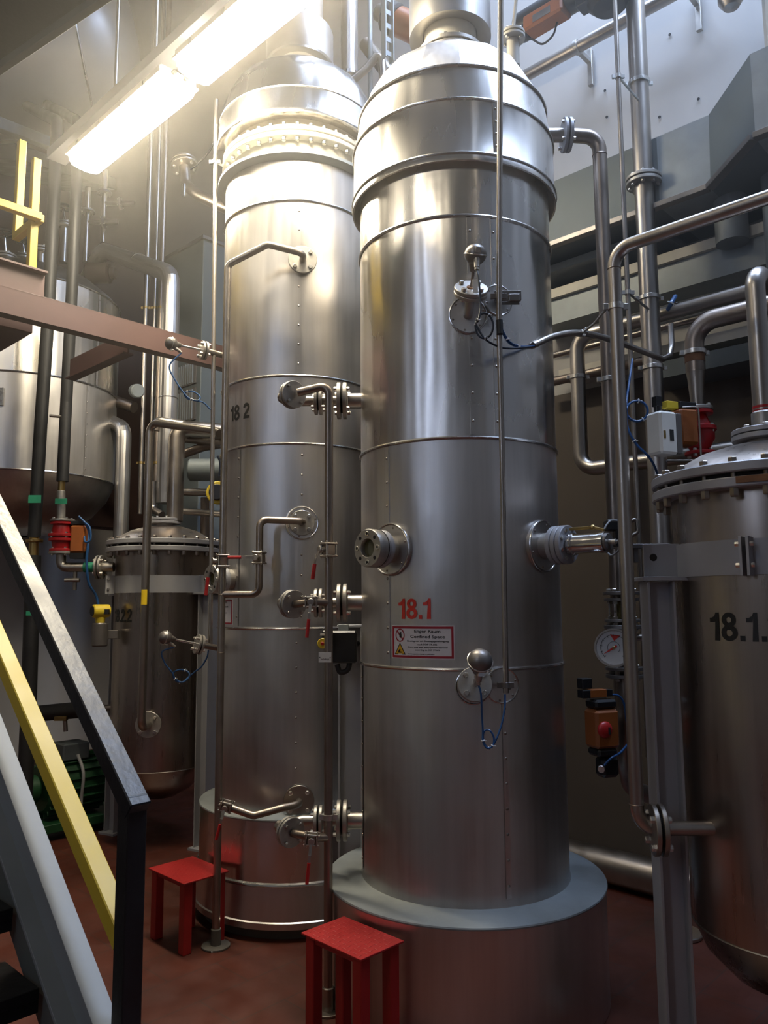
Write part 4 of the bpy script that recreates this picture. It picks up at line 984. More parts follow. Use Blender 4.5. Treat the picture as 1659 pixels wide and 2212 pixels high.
seam(t, ct, Rt, az(ct, hit(215, 700, ct, Rt)), zt1+.01, zt2-.01, 8, -1); seam(t, ct, Rt, az(ct, hit(190, 900, ct, Rt)), zt0+.01, zt1-.01, 8, -1)
build(MB().box(at(1, 857, 5.95), (.05, .02, .14)), 'type_plate_frame', 'hoop', t)
# fittings on the tank top
def fitting(x, y, Y, s, label, kind):
    p = at(x, y, Y); t = thing('valve_fitting' if kind else 'flanged_nozzle', label, 'fitting', p)
    T('stub', 'steel', [p-up*.35, p], .035*s, t)
    flange(t, p, up, .07*s, .016, 4, back=.01, front=0, hr=.011); flange(t, p+up*.024, up, .07*s, .016, 4, back=0, front=.014, hr=.011)
    if kind:
        T('stem', 'chrome', [p+up*.04, p+Vector((-.02, 0, .17*s))], .014, t)
        build(MB().torus(p+Vector((-.02, 0, .19*s)), Vector((-.1, 0, 1)), .06*s, .013, 28, 8).beam(p+Vector((-.08*s, 0, .19*s)), p+Vector((.04*s, 0, .19*s)), .012, .01).beam(p+Vector((-.02, -.06*s, .19*s)), p+Vector((-.02, .06*s, .19*s)), .012, .01), 'handwheel', 'blackplastic', t)
    return t
fitting(90, 545, 6.4, 1, 'short flanged nozzle on the tank top, right of the yellow post', 0)
fitting(12, 560, 6.3, 1.2, 'hand-wheel valve on the tank top at the left edge', 1)
fitting(52, 560, 6.6, .9, 'hand-wheel valve on the tank top behind the yellow post', 1)
fitting(140, 490, 7.0, 1.0, 'flanged fitting seen between the two black insulated pipes', 1)
# ================================================================== BROWN STEELWORK AND YELLOW GUARD RAIL
Pb = at(482, 776, 5.15); zB = Pb.z
e0 = Pb+VA*1.2; e1_ = Pb-VA*3.0
bm_ = MB(); 
def ibeam(mb, a, b, w_, h_, tf=.012):
    a = Vector(a); b = Vector(b)
    mb.beam(a+up*(h_/2-tf/2), b+up*(h_/2-tf/2), w_, tf); mb.beam(a-up*(h_/2-tf/2), b-up*(h_/2-tf/2), w_, tf); mb.beam(a, b, tf, h_-tf*1.9)
d_ = (e0-e1_).normalized(); fd = d_.cross(up)   # toward camera side?
if fd.dot(Vector((0, -1, 0))) < 0: fd = -fd
mb = MB(); mb.beam(e1_+fd*.035, e0+fd*.035, .010, .15); mb.beam(e1_+up*.07, e0+up*.07, .08, .010); mb.beam(e1_-up*.07, e0-up*.07, .08, .010)
build(mb, 'channel_beam', 'brownbeam', label='long red-brown channel beam sloping across the left in front of the tank', cat='beam')
pb2 = at(352, 790, onV(352, 790, (Pb-VA*.42).dot(VA)).y)
q0 = Pb-VA*.66; q0.z = zB-.03
mb = MB(); mb.beam(q0+UA*.05, q0+UA*.85, .012, .14); mb.beam(q0+UA*.05-up*.07, q0+UA*.85-up*.07, .07, .01)
build(mb, 'cross_beam', 'brownbeam', label='short red-brown cross beam running back from the long beam towards the wall', cat='beam')
# platform edge over the beam and soffit under it
pl0 = at(95, 622, 4.42); dV = -VA
mb = MB(); mb.beam(pl0, pl0+dV*1.6, .012, .17); mb.beam(pl0+up*.08, pl0+dV*1.6+up*.08, .10, .012)
build(mb, 'platform_edge', 'brownbeam', label='short deep red-brown plate on top of the long beam at the left edge', cat='beam')
so = at(60, 700, 4.35)
mb = MB(); so2 = so+UA*0; mb.beam(so+up*0+dV*.12, so+dV*.12+UA*1.0, .30, .10)
build(mb, 'platform_soffit', 'brownbeam', label='dark red-brown beam stub under the long beam at the left edge', cat='beam')
gY = 4.38
def pxbox(mb, p0, p1, w_): mb.beam(p0, p1, w_, w_, up=(0, 0, 1) if abs((p1-p0).normalized().z) < .9 else (UA))
t = thing('guard_rail', 'yellow square-tube guard rail above the red-brown beam', 'railing', at(66, 600, gY))
b0 = at(66, 606, gY); t0 = Vector((b0.x, b0.y, at(73, 345, gY).z))
mb = MB(); pxbox(mb, b0, t0, .045); build(mb, 'post', 'yellow', t)
r1 = at(88, 470, gY-.03); mb = MB(); pxbox(mb, r1, r1-VA*1.5, .045); build(mb, 'cross_rail', 'yellow', t)
r2 = r1+UA*.0; mb = MB(); pxbox(mb, r1, r1+UA*.36, .045); build(mb, 'cross_rail', 'yellow', t)
r3 = r1+UA*.34; mb = MB(); r3b = Vector((r3.x, r3.y, r3.z)); pxbox(mb, r3b-up*.02, r3b+up*.62, .045); build(mb, 'post', 'yellow', t)
# ================================================================== STAIR
A = Vector(at(287, 1718, 2.0)); SL = (UA+up*.82).normalized()
sA = A.copy()
def par(px, py, Y): return at(px, py, Y)
t = thing('stair', 'steel stair at the left edge with black handrail and yellow mid rail', 'staircase', (A.x, A.y, 0))
side = UA.cross(up).normalized()      # across the stair
if side.dot(VA) > 0: side = -side    # side points away from back wall = towards the camera side
# post
mb = MB(); pz = A.z; mb.beam(Vector((A.x, A.y, 0)), Vector((A.x, A.y, pz+.005)), .052, .052, up=UA); build(mb, 'newel_post', 'blackpost', t)
def railbeam(name, mat, p0, L, w_, h_, back=0):
    # direction fitted through the photograph: upper end must cross the left frame edge
    pass
def to_line(px, py):   # point on the vertical stair plane through A along UA
    nv = side; d = ray(px, py); tt = (A-cam_loc).dot(nv)/d.dot(nv); return cam_loc+d*tt
hr0 = to_line(292, 1738); hr1 = to_line(2, 1125)
dr = (hr1-hr0).normalized()
mb = MB(); mb.beam(hr0-dr*.02, hr0+dr*3.2, .055, .05); build(mb, 'handrail', 'black', t)
y0 = to_line(262, 2010); y1 = to_line(0, 1398); dy_ = (y1-y0).normalized()
mb = MB(); mb.beam(y0-dy_*.03, y0+dy_*3.2, .05, .05); build(mb, 'mid_rail', 'yellow', t)
s0 = to_line(205, 2200); s1_ = to_line(0, 1640); ds = (s1_-s0).normalized()
upS = (up-ds*up.dot(ds)).normalized()
off = side*-.0
mb = MB(); mb.beam(s0-ds*.9+off, s0+ds*3.2+off, .012, .18, up=upS)
for k in (-1, 1): mb.beam(s0-ds*.9+side*.025+upS*k*.085, s0+ds*3.2+side*.025+upS*k*.085, .06, .012, up=upS)
build(mb, 'stringer', 'stair', t)
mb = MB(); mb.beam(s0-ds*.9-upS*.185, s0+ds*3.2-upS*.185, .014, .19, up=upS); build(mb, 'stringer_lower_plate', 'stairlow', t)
mb = MB(); o2 = side*.78; mb.beam(s0-ds*.9+o2, s0+ds*3.2+o2, .012, .18, up=upS); build(mb, 'stringer', 'stair', t)
hz_ = Vector((ds.x, ds.y, 0)).normalized()
for k in range(-2, 12):
    p = s0+ds*(k*.255)+side*.39-up*.34
    mb = MB(); mb.beam(p-side*.37, p+side*.37, .24, .03, up=up); mb.beam(p-side*.37-hz_*.11-up*.02, p+side*.37-hz_*.11-up*.02, .012, .06)
    build(mb, 'tread', 'blackpost', t)
# ================================================================== STOOLS
def stool(label, cor, zt):
    P = [atz(x, y, zt) for x, y in cor]          # left, back, right, front
    c = sum(P, Vector())/4
    ux = ((P[2]-P[1])+(P[3]-P[0])); ux.z = 0; LX = ux.length/2; ux.normalize()
    uy = ((P[1]-P[0])+(P[2]-P[3])); uy.z = 0; LY = uy.length/2; uy = (uy-ux*uy.dot(ux)).normalized()
    t = thing('step_stool', label, 'stool', (c.x, c.y, 0), 'red step stools')
    top = MB().box(c-up*.004, (LX, LY, .008), ux, uy, up, bev=.0015); 
    o = build(top, 'tread_plate', 'red', t)
    mb = MB(); nx, ny = 11, 8
    for i in range(nx):
        for j in range(ny):
            if (i+j) % 2: d1, d2 = ux, uy
            else: d1, d2 = uy, ux
            q = c+ux*((i+.5)/nx-.5)*LX*.94+uy*((j+.5)/ny-.5)*LY*.94
            a = d1*.014; b = d2*.0035
            mb.add([q-a, q-b+up*.0012, q+a, q+b+up*.0012, q+up*.002], [(0, 1, 4), (1, 2, 4), (2, 3, 4), (3, 0, 4)])
    build(mb, 'tear_pattern', 'red', o, smooth=False)
    for i in (-1, 1):
        for j in (-1, 1):
            q = c+ux*i*(LX/2-.035)+uy*j*(LY/2-.035); mb = MB().box((q.x, q.y, (zt-.008)/2), (.046, .046, zt-.008), ux, uy, up, bev=.003)
            build(mb, 'leg', 'red', t)
    for j in (-1, 1):
        q = c+uy*j*(LY/2-.035)-up*.022; build(MB().box(q, (LX-.10, .03, .022), ux, uy, up), 'apron', 'red', t)
    return t
stool('red tear-plate step stool in front of the nearer column, at the bottom of the photo', [(652, 2016), (741, 1977), (868, 2031), (784, 2074)], .43)
stool('red tear-plate step stool farther back, beside the left standpipe and rear column', [(327, 1876), (410, 1848), (490, 1878), (402, 1912)], .335)
build(MB().box(atz(463, 2055, .004), (.03, .012, .008), (1, .2, 0)), 'chalk_scrap', 'debris', label='tiny white scrap on the floor by the foot of the left standpipe', cat='scrap')
# ================================================================== GREEN PUMP
pc = atz(150, 1815, 0.0); pY = pc.y
t = thing('pump', 'dark green pump set on a base frame on the floor behind the stair', 'pump', pc)
c_ = pc+UA*.25-VA*.45
build(MB().box(c_+up*.09+VA*.35, (1.15, .42, .06), VA, None, up).box(c_+up*.03+VA*-.1, (.08, .4, .06), VA, None, up).box(c_+up*.03+VA*.8, (.08, .4, .06), VA, None, up), 'base_frame', 'green', t)
mc = c_+up*.34+VA*.55
build(MB().cyl(mc-VA*.22, mc+VA*.25, .19, seg=32), 'motor', 'green', t); mb = MB()
for k in range(20):
    a = 2*PI*k/20; x, y, _ = frame(VA); d = x*math.cos(a)+y*math.sin(a); mb.box(mc+d*.20, (.42, .008, .03), VA, None, d)
build(mb, 'cooling_fins', 'green', t)
build(MB().box(mc+up*.24, (.2, .2, .12), VA, None, up), 'terminal_box', 'galvdark', t)
build(MB().cyl(mc-VA*.24, mc-VA*.42, .10, seg=24), 'coupling_guard', 'green', t)
build(MB().cyl(c_+up*.30-VA*.12, c_+up*.30+VA*.02, .17, seg=28), 'pump_casing', 'redvalve', t)
T('cable', 'cablegrey', catmull([mc+up*.22-UA*.12, mc+up*.1-UA*.22, mc-up*.1-UA*.2, mc-up*.25-UA*.22]), .012, t)
# ================================================================== RIGHT SIDE PIPEWORK
def vline(px, Y, py): x, y = vert(px, Y); return Vector((x, y, at(px, py, y).z))
def vat(px, Y, py):    # same vertical line, height read from row py
    x, y = vert(px, Y); return Vector((x, y, at(829, py, y).z+ (0)))
# tall pipe D with flange into the right vessel
dx, dy = vert(1357, 2.80); zD = at(1335, 540, dy).z
t = thing('outlet_pipe', 'tall bright pipe bending right at the top, foot flanged to the right-hand vessel', 'pipe', (dx, dy, at(1380, 1790, dy).z))
zlo = at(1385, 1795, dy-.03).z
top = Vector((dx, dy, zD))
T('tube', 'steel', [top-UA*1.6, top, Vector((dx, dy, zlo)), Vector((c3[0]-.22, dy-.005, zlo))], .0245, t, bend=.07, seg=20, nb=8)
fx = at(1424, 1797, dy-.03).x
flange_pair(t, Vector((fx, dy-.02, zlo)), Vector((1, -.1, 0)), .084, .016, .010, 4, mat='pipe_dull', hr=.012)
for z in (zD-.075, zlo+.08): weld(t, (dx, dy, z), up, .0245)
clamp(t, (dx, dy, at(1325, 663, dy).z), up, .0245)
# big vertical pipe E with flange
ex, ey = vert(1434, 4.15)
t = thing('riser_pipe', 'thick vertical steel riser near the right wall with one flange pair high up', 'pipe', (ex, ey, 0))
T('tube', 'steel', [Vector((ex, ey, .05)), Vector((ex, ey, ZC))], .052, t, seg=24)
flange_pair(t, Vector((ex, ey, at(1405, 392, ey).z)), up, .097, .018, .008, 8, mat='flange', hr=.011)
for py in (180, 645, 795): clamp(t, (ex, ey, at(1405, py, ey).z), up, .053)
build(MB().cyl((ex, ey, 0), (ex, ey, .02), .11, seg=24), 'foot', 'pipe_dull', t)
# thin rod F
fx_, fy_ = vert(1386, 3.95)
t = thing('cable_conduit', 'thin vertical conduit on stand-off clamps in front of the thick riser', 'conduit', (fx_, fy_, .9))
T('conduit_tube', 'pipe_dull', [Vector((fx_, fy_, .9)), Vector((fx_, fy_, ZC))], .0125, t)
for py in (165, 632): 
    z = at(1365, py, fy_).z; clamp(t, (fx_, fy_, z), up, .014, tail=Vector((ex-.02, ey-.04, z-.03)))
# horizontal pipe I with drop leg
iv = 4.18
i0 = onV(1560, 644, iv); zi = i0.z
iu = onV(1245, 720, iv).dot(UA)
dp = uv(iu, iv, zi)
lx, ly = dp.x, dp.y
t = thing('header_pipe', 'thick level pipe along the right wall whose left end turns down beside the front column', 'pipe', (lx, ly, zi))
zlow = at(1250, 1015, ly).z
T('tube', 'steel', [onV(1700, 620, iv)*0+uv(onV(1700, 600, iv).dot(UA), iv, zi), Vector((lx, ly, zi)), Vector((lx, ly, zlow)), uv(iu-.9, iv, zlow)], .044, t, bend=.10, seg=22, nb=8)
clamp(t, (lx, ly, at(1243, 815, ly).z), up, .045)
# parallel smaller pipe J
jv = 4.32; zj = onV(1500, 690, jv).z
T('side_pipe', 'pipe_dull', [uv(onV(1720, 640, jv).dot(UA), jv, zj), uv(onV(1170, 770, jv).dot(UA), jv, zj)], .020, None, 'slimmer pipe running level just under the thick header pipe', 'pipe')
jv = 4.40; zj = onV(1300, 800, jv).z
T('side_pipe', 'pipe_brown', [uv(onV(1420, 780, jv).dot(UA), jv, zj), uv(onV(1170, 830, jv).dot(UA), jv, zj)], .03, None, 'short dark pipe behind the drop leg, lowest of the level pipes at the right wall', 'pipe')
# pipe K on the right vessel
kz = at(1643, 585, c3[1]).z
t = thing('vapour_pipe', 'steel pipe rising from the lid of the right-hand vessel and bending back to the wall', 'pipe', (c3[0], c3[1], 2.29))
T('tube', 'steel', [Vector((c3[0], c3[1], 2.29)), Vector((c3[0], c3[1], kz)), Vector((c3[0], c3[1], kz))+VA*1.1], .036, t, bend=.075, seg=22, nb=8)
for k in range(3): build(MB().cyl((c3[0], c3[1], at(1650, 898-k*9, c3[1]).z-.006), (c3[0], c3[1], at(1650, 898-k*9, c3[1]).z+.004), .0368, seg=24, bev=0), 'marking_tape', 'redvalve', t)
build(MB().cyl((c3[0], c3[1], 2.29), (c3[0], c3[1], 2.36), .043, seg=20), 'weld_neck', 'flange', t)
# rusty elbow pipe with red valve
ry_ = 3.75
q1 = at(1497, 700, ry_); rz = q1.z
t = thing('elbow_pipe', 'rust-stained elbow pipe with tapering reducer over the red valve at right', 'pipe', q1)
rb = Vector((q1.x, q1.y, at(1497, 880, ry_).z)); rm = Vector((q1.x, q1.y, at(1497, 805, ry_).z))
T('tube', 'pipe_brown', [q1-UA*.55+up*.0, q1, rm], .046, t, bend=.11, seg=20, nb=8)
build(MB().lathe([(.045, 0), (.040, -.03), (.032, -(rm.z-rb.z)*.8), (.032, -(rm.z-rb.z))], rm, up, 24), 'reducer', 'pipe_dull', t)
build(MB().cyl(rm+up*.05, rm+up*.09, .0475, seg=24, bev=0), 'stained_band', 'rust', t)
clamp(t, rm+up*.10, up, .047)
flange(t, rb, -up, .070, .018, 4, hr=.01)
t = thing('shutoff_valve', 'red flanged valve body behind the white positioner box', 'valve', rb-up*.22)
flange(t, rb-up*.022, -up, .070, .016, 4, mat='redvalve', front=0, back=0)
build(MB().lathe([(.035, 0), (.05, -.04), (.072, -.09), (.072, -.13), (.05, -.17), (.035, -.2)], rb-up*.03, up, 24), 'valve_body', 'redvalve', t)
flange(t, rb-up*.10, -up, .082, .02, 4, mat='redvalve', hr=.012); flange(t, rb-up*.22, -up, .070, .016, 4, mat='redvalve', hr=.01)
oc = at(1476, 925, 3.62)
build(MB().box(oc, (.10, .10, .17), (1, .3, 0), None, up, bev=.012), 'actuator', 'orange', t)
build(MB().box(oc+up*.10, (.09, .09, .03), (1, .3, 0), None, up), 'actuator_cap', 'blackplastic', t)
T('air_tube', 'steel', [at(1474, 880, 3.55), at(1508, 878, 3.55), at(1515, 995, 3.55), at(1440, 995, 3.5)], .005, t, bend=.02, seg=8)
wp = at(1430, 938, 3.42)
t = thing('valve_positioner', 'cream-white positioner box with dark window, coiled blue cable on its left', 'instrument', wp)
xa = Vector((1, .45, 0)).normalized()
build(MB().box(wp, (.10, .09, .19), xa, None, up, bev=.010), 'housing', 'white', t)
ya = xa.cross(up); fw = ya if ya.y < 0 else -ya
build(MB().box(wp+fw*.0455+xa*.012-up*.012, (.022, .003, .05), xa, None, up), 'window', 'dark', t)
build(MB().box(wp+fw*.0455-xa*.028-up*.012, (.012, .002, .035), xa, None, up), 'label', 'brass', t)
build(MB().box(wp+xa*.062, (.03, .085, .18), xa, None, up), 'back_box', 'sensor', t)
build(MB().cyl(wp+up*.095-xa*.02, wp+up*.13-xa*.02, .015, seg=12).box(wp+up*.145-xa*.02, (.035, .03, .045), xa, None, up), 'plug', 'blackplastic', t)
build(MB().box(wp+up*.135+xa*.055, (.065, .035, .033), xa, None, up), 'solenoid', 'yelplastic', t)
P = [at(1366, 775, 3.7), at(1360, 820, 3.65), at(1353, 870, 3.6), at(1352, 900, 3.55)]
for k in range(14): a = PI-2*PI*k/13; P.append(at(1376+23*math.cos(a), 888-22*math.sin(a), 3.5+.003*k))
P += [at(1356, 925, 3.5), at(1375, 960, 3.5), at(1400, 985, 3.5), at(1415, 1010, 3.6), at(1428, 1050, 3.8)]
cable('instrument_cable', P, .0055, 'blue', 'blue cable with a coiled loop hanging left of the white positioner box', (24, 60, 100, 150))
P = [at(1459, 640, 3.9), at(1450, 655, 3.85), at(1443, 668, 3.9)]
cable('instrument_cable', P, .011, 'blue', 'short blue cable bundle leaving the tray above the thick header pipe', (8,))
# curved cable tube
t = thing('cable_tube', 'curved steel cable tube reaching towards the front column, open left end', 'conduit', at(1152, 746, 3.28))
P = catmull([at(1152, 746, 3.28), at(1195, 727, 3.35), at(1245, 719, 3.45), at(1300, 728, 3.6), at(1370, 752, 3.75), at(1432, 776, 3.85)], 6)+[at(1447, 768, 3.9), at(1451, 745, 3.93), at(1449, 700, 3.95)]
T('tube', 'steel', P, .0145, t)
clamp(t, at(1258, 720, 3.48), (1, .3, -.1), .0145)
T('tie_rod', 'steel', [at(1262, 716, 3.45), at(1285, 697, 3.2), at(1312, 664, 2.84)], .0055, t)
# wall duct
def hull(front, name, mat, label, cat, v_back=4.6, extra=None):
    """front: list of (top, bottom) points running along the wall; closed box back to the wall"""
    mb = MB(); vs = []
    for a, b in front:
        ua, va = a.dot(UA), a.dot(VA)
        vs += [a, b, uv(b.dot(UA), v_back, b.z), uv(a.dot(UA), v_back, a.z)]
    fs = []
    for i in range(len(front)-1):
        for k in range(4): fs.append((4*i+k, 4*i+(k+1) % 4, 4*i+4+(k+1) % 4, 4*i+4+k))
    n = len(front)-1; fs += [(0, 1, 2, 3), (4*n, 4*n+1, 4*n+2, 4*n+3)]
    return build(mb.add(vs, fs), name, mat, None, label, cat, smooth=False)
bt, bb = onV(1531, 248, 4.05), onV(1535, 408, 4.05)
lt, lb_ = uv(onV(1000, 300, 4.05).dot(UA), 4.05, bt.z), uv(onV(1000, 300, 4.05).dot(UA), 4.05, bb.z)
mt_, mb_ = uv(onV(1418, 300, 4.05).dot(UA), 4.05, bt.z), uv(onV(1418, 300, 4.05).dot(UA), 4.05, bb.z)
ct_, cb_ = onV(1620, 117, 3.8), onV(1632, 300, 3.8)
dt_, db_ = uv(onV(1800, 60, 3.8).dot(UA), 3.8, ct_.z), uv(onV(1800, 60, 3.8).dot(UA), 3.8, cb_.z)
t = thing('ventilation_duct', 'large galvanised ventilation duct along the right wall, stepping up at the far right', 'duct', mb_)
def hullp(front, name, mat, v_back=4.6):
    o = hull(front, name, mat, None, None, v_back)
    o.parent = t; o.location = o.location-t.location; return o
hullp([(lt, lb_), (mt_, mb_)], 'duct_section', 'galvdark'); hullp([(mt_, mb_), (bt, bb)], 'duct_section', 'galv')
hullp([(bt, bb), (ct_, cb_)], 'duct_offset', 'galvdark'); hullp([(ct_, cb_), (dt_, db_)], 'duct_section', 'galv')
mb = MB()
for a, b in ((lb_, bb), (bb, cb_), (cb_, db_)): mb.beam(a-VA*.02, b-VA*.02, .05, .03)
build(mb, 'flange_bar', 'sensor', t)
s_ = onV(1576, 420, 4.25); T('spigot', 'galv', [Vector((s_.x, s_.y, bb.z+.02)), s_-up*.28], .085, t, seg=24)
s_ = onV(1668, 350, 4.2); T('spigot', 'galv', [Vector((s_.x, s_.y, cb_.z+.02)), s_-up*.6], .06, t, seg=24)
# cable tray box with cream trim
def wallbar(px, y0, y1, v, pxl, pxr, name, mat, label, cat):
    a, b = onV(px, y0, v), onV(px, y1, v); ul, ur = onV(pxl, 600, v).dot(UA), onV(pxr, 600, v).dot(UA)
    return hull([(uv(ul, v, a.z), uv(ul, v, b.z)), (uv(ur, v, a.z), uv(ur, v, b.z))], name, mat, label, cat)
wallbar(1500, 549, 614, 4.33, 1150, 1800, 'cable_duct', 'galv', 'flat grey cable duct on the right wall under the cream trim', 'cable duct')
wallbar(1500, 526, 548, 4.30, 1150, 1800, 'wall_trim_bar', 'cream', 'cream stained trim bar directly above the grey cable duct', 'trim')
wallbar(1295, 537, 553, 4.22, 1150, 1440, 'mounting_rail', 'galv', 'narrow grey mounting rail between the big duct and the cream trim', 'rail')
wallbar(1500, 730, 752, 4.38, 1200, 1800, 'mounting_rail', 'cream', 'cream mounting rail low behind the rusty elbow pipe', 'rail')
wallbar(1560, 752, 790, 4.30, 1390, 1800, 'cable_duct', 'galvdark', 'dark cable duct low behind the red valve at the right', 'cable duct')
# wall pipe at top with brackets
wv = 4.40; zw = onV(1260, 95, wv).z
t = thing('wall_pipe', 'slanting-looking grey pipe bracketed high on the white wall', 'pipe', onV(1260, 95, wv))
T('tube', 'pipe_dull', [uv(onV(1100, 150, wv).dot(UA), wv, zw), uv(onV(1560, -30, wv).dot(UA), wv, zw)], .040, t, seg=20)
for px in (1247, 1490):
    p = uv(onV(px, 100, wv).dot(UA), wv, zw); build(MB().ring(p-UA*.015, UA, .048, .039, .03, 24).box(p+VA*.09-up*.02, (.03, .12, .03), UA, None, up).box(p+VA*.17-up*.06, (.035, .03, .26), UA, None, up), 'pipe_bracket', 'flange', t)
for i, (px, py) in enumerate(((1307, 196), (1509, 214), (1311, 253), (1447, 75), (1425, 253), (1371, 275))):
    p = onV(px, py, 4.595); build(MB().cyl(p, p-VA*.006, .009, seg=10), 'anchor_plug', 'dark', None, 'dark anchor plug in the bare white wall above the big duct', 'plug', 'anchor plugs in the white wall')
# top actuator
ac = onV(1180, 28, 3.85); ax = (-UA*1+up*.12).normalized(); ax = -UA
t = thing('rotary_actuator', 'black and orange actuator at the top edge, right of the front column neck', 'actuator', ac)
build(MB().cyl(ac-ax*.20, ac+ax*.34, .085, seg=28), 'cylinder', 'blackplastic', t)
build(MB().box(ac-up*.06+ax*.02-VA*.03, (.27, .12, .10), ax, None, up, bev=.012), 'orange_body', 'orange', t)
build(MB().box(ac-up*.07+ax*.02-VA*.0915, (.12, .003, .045), ax, None, up), 'type_plate', 'sensor', t)
build(MB().cyl(ac-ax*.16-up*.07-VA*.03, ac-ax*.11-up*.07-VA*.03, .05, seg=20), 'end_cap', 'blackplastic', t); build(MB().box(ac+ax*.26-up*.04, (.08, .1, .16), ax, None, up), 'end_cap', 'blackplastic', t)
T('cable', 'rubber', catmull([ac-ax*.14-up*.10, onV(1150, 85, 3.8), onV(1172, 95, 3.8), onV(1195, 75, 3.8), onV(1208, 40, 3.85), ac+ax*.22]), .006, t)
m_ = onV(1315, 5, 3.9); build(MB().lathe([(0, 0), (.09, .015), (.13, .06), (.14, .12), (.14, .5), (0, .5)], m_-up*.05, up, 32), 'motor_housing', 'rubber', None, 'round black motor underside at the top edge between two pipes', 'motor')
m_ = onV(1580, 20, 4.1); build(MB().lathe([(0, 0), (.04, .01), (.065, .05), (.068, .6), (0, .6)], m_, up, 28), 'capped_pipe', 'pipe_dull', None, 'round-ended dark pipe hanging in at the top right edge', 'pipe')
m_ = onV(1800, 20, 4.40); build(MB().box(m_+up*.1, (.6, .35, .55), UA, None, up), 'wall_box', 'cream', None, 'pale box on the wall in the top right corner', 'box')
# gauge assembly
gx2, gy2 = vert(1343, 3.72)
G = lambda py, dx_=0, Y=None: at(1343+dx_, py, Y or gy2)
GV = lambda py: Vector((gx2, gy2, at(1343, py, gy2).z))
t = thing('sight_flow_glass', 'flanged sight tube with tie rods half hidden behind the bright outlet pipe', 'instrument', GV(1350))
T('tube', 'pipe_dull', [GV(1170), GV(1280)], .02, t); flange(t, GV(1278), -up, .085, .015, 4, hr=.012, back=.014, front=0, mat='sensor'); flange(t, GV(1292), -up, .080, .014, 4, hr=.012, mat='sensor', front=.014, back=0)
for k in range(4): a = PI/4+PI/2*k; d = Vector((math.cos(a), math.sin(a), 0))*.062; build(MB().cyl(GV(1295)+d, GV(1345)+d, .007, seg=10), 'tie_rod', 'bolt', t)
build(MB().cyl(GV(1298), GV(1338), .035, seg=24), 'glass_tube', 'glass', t)
flange(t, GV(1337), -up, .080, .014, 4, hr=.012, mat='sensor'); flange(t, GV(1350), -up, .085, .018, 4, hr=.012, mat='sensor')
T('tube', 'pipe_dull', [GV(1358), GV(1440)], .022, t); flange(t, GV(1440), -up, .085, .016, 4, hr=.012, mat='sensor'); flange(t, GV(1456), -up, .085, .016, 4, hr=.012, mat='sensor')
T('lower_tube', 'pipe_brown', [GV(1462), GV(1560), at(1350, 1640, 3.75), at(1362, 1700, 3.85), at(1450, 1740, 4.0)], .04, t, bend=.12, seg=18)
T('side_stub', 'steel', [GV(1378)+Vector((.02, 0, 0)), GV(1376)+Vector((.20, .02, 0))], .016, t)
gc = at(1326, 1399, 3.60); gn = Vector((-.32, -1, 0)).normalized(); gx3 = Vector((-gn.y, gn.x, 0))
t = thing('pressure_gauge', 'round white-faced pressure gauge with red pointer, partly behind the bright outlet pipe', 'gauge', gc)
build(MB().lathe([(0, -.05), (.07, -.05), (.080, -.04), (.080, 0), (.086, .002), (.086, .012), (.078, .012), (.076, .004), (0, .004)], gc, gn, 48), 'case', 'chrome', t)
build(MB().cyl(gc+gn*.002, gc+gn*.006, .0755, seg=48, bev=0), 'dial_face', 'dial', t)
gu = up
def dialp(a, r): return gc+gn*.0072+(gx3*math.sin(a)+gu*math.cos(a))*r
mb = MB()
for k in range(28):
    a0_, a1_ = math.radians(-135+k*270/28), math.radians(-135+(k+1)*270/28); mb.add([dialp(a0_, .056), dialp(a1_, .056), dialp(a1_, .058), dialp(a0_, .058)], [(0, 1, 2, 3)])
    b0_, b1_ = a0_, a1_; mb.add([dialp(b0_, .026), dialp(b1_, .026), dialp(b1_, .028), dialp(b0_, .028)], [(0, 1, 2, 3)])
for k in range(11):
    a = math.radians(-135+27*k); s = dialp(a+.03, .058)-dialp(a, .058); s.normalize(); mb.add([dialp(a, .050)-s*.001, dialp(a, .050)+s*.001, dialp(a, .060)+s*.001, dialp(a, .060)-s*.001], [(0, 1, 2, 3)])
build(mb, 'scale', 'numblack', t, smooth=False)
an = math.radians(-122); s = (dialp(an+.1, .05)-dialp(an, .05)).normalized()
pt_ = [dialp(an, .058), dialp(an+PI, .016)+s*.005, dialp(an+PI, .016)-s*.005]
build(MB().add([p+gn*.002 for p in (pt_[0], dialp(an, .01)+s*.005, pt_[1], pt_[2], dialp(an, .01)-s*.005)], [(0, 1, 2, 3, 4)]), 'pointer', 'numred', t, smooth=False)
build(MB().cyl(gc+gn*.006, gc+gn*.013, .007, seg=16), 'pointer_hub', 'brass', t)
build(MB().add([dialp(.1, .03), dialp(-.25, .062), dialp(.5, .062)], [(0, 1, 2)]), 'red_field', 'numred', t, smooth=False)
T('socket', 'brass', [gc-gn*.04, gc-gn*.04+Vector((.05, .05, 0)), GV(1400)], .011, t)
# top instrument of this line
ti = at(1330, 1135, 3.68)
t = thing('solenoid_block', 'black solenoid block with grey hose behind the probe cable', 'instrument', ti)
build(MB().box(ti, (.10, .07, .05), bev=.006).box(ti-up*.06+Vector((.02, 0, 0)), (.06, .06, .08), bev=.006), 'block', 'blackplastic', t)
build(MB().cyl(ti+Vector((.03, 0, -.09)), ti+Vector((.03, 0, -.17)), .02, seg=16), 'stem', 'sensor', t)
T('loop_tube', 'pipe_dull', [ti+Vector((.06, 0, .01)), at(1375, 1118, 3.68), at(1378, 1150, 3.68), at(1360, 1160, 3.68)], .009, t, bend=.02)
build(MB().box(at(1385, 1180, 3.75), (.26, .04, .02)).box(at(1372, 1197, 3.75), (.02, .03, .08)), 'bracket', 'sensor', t)
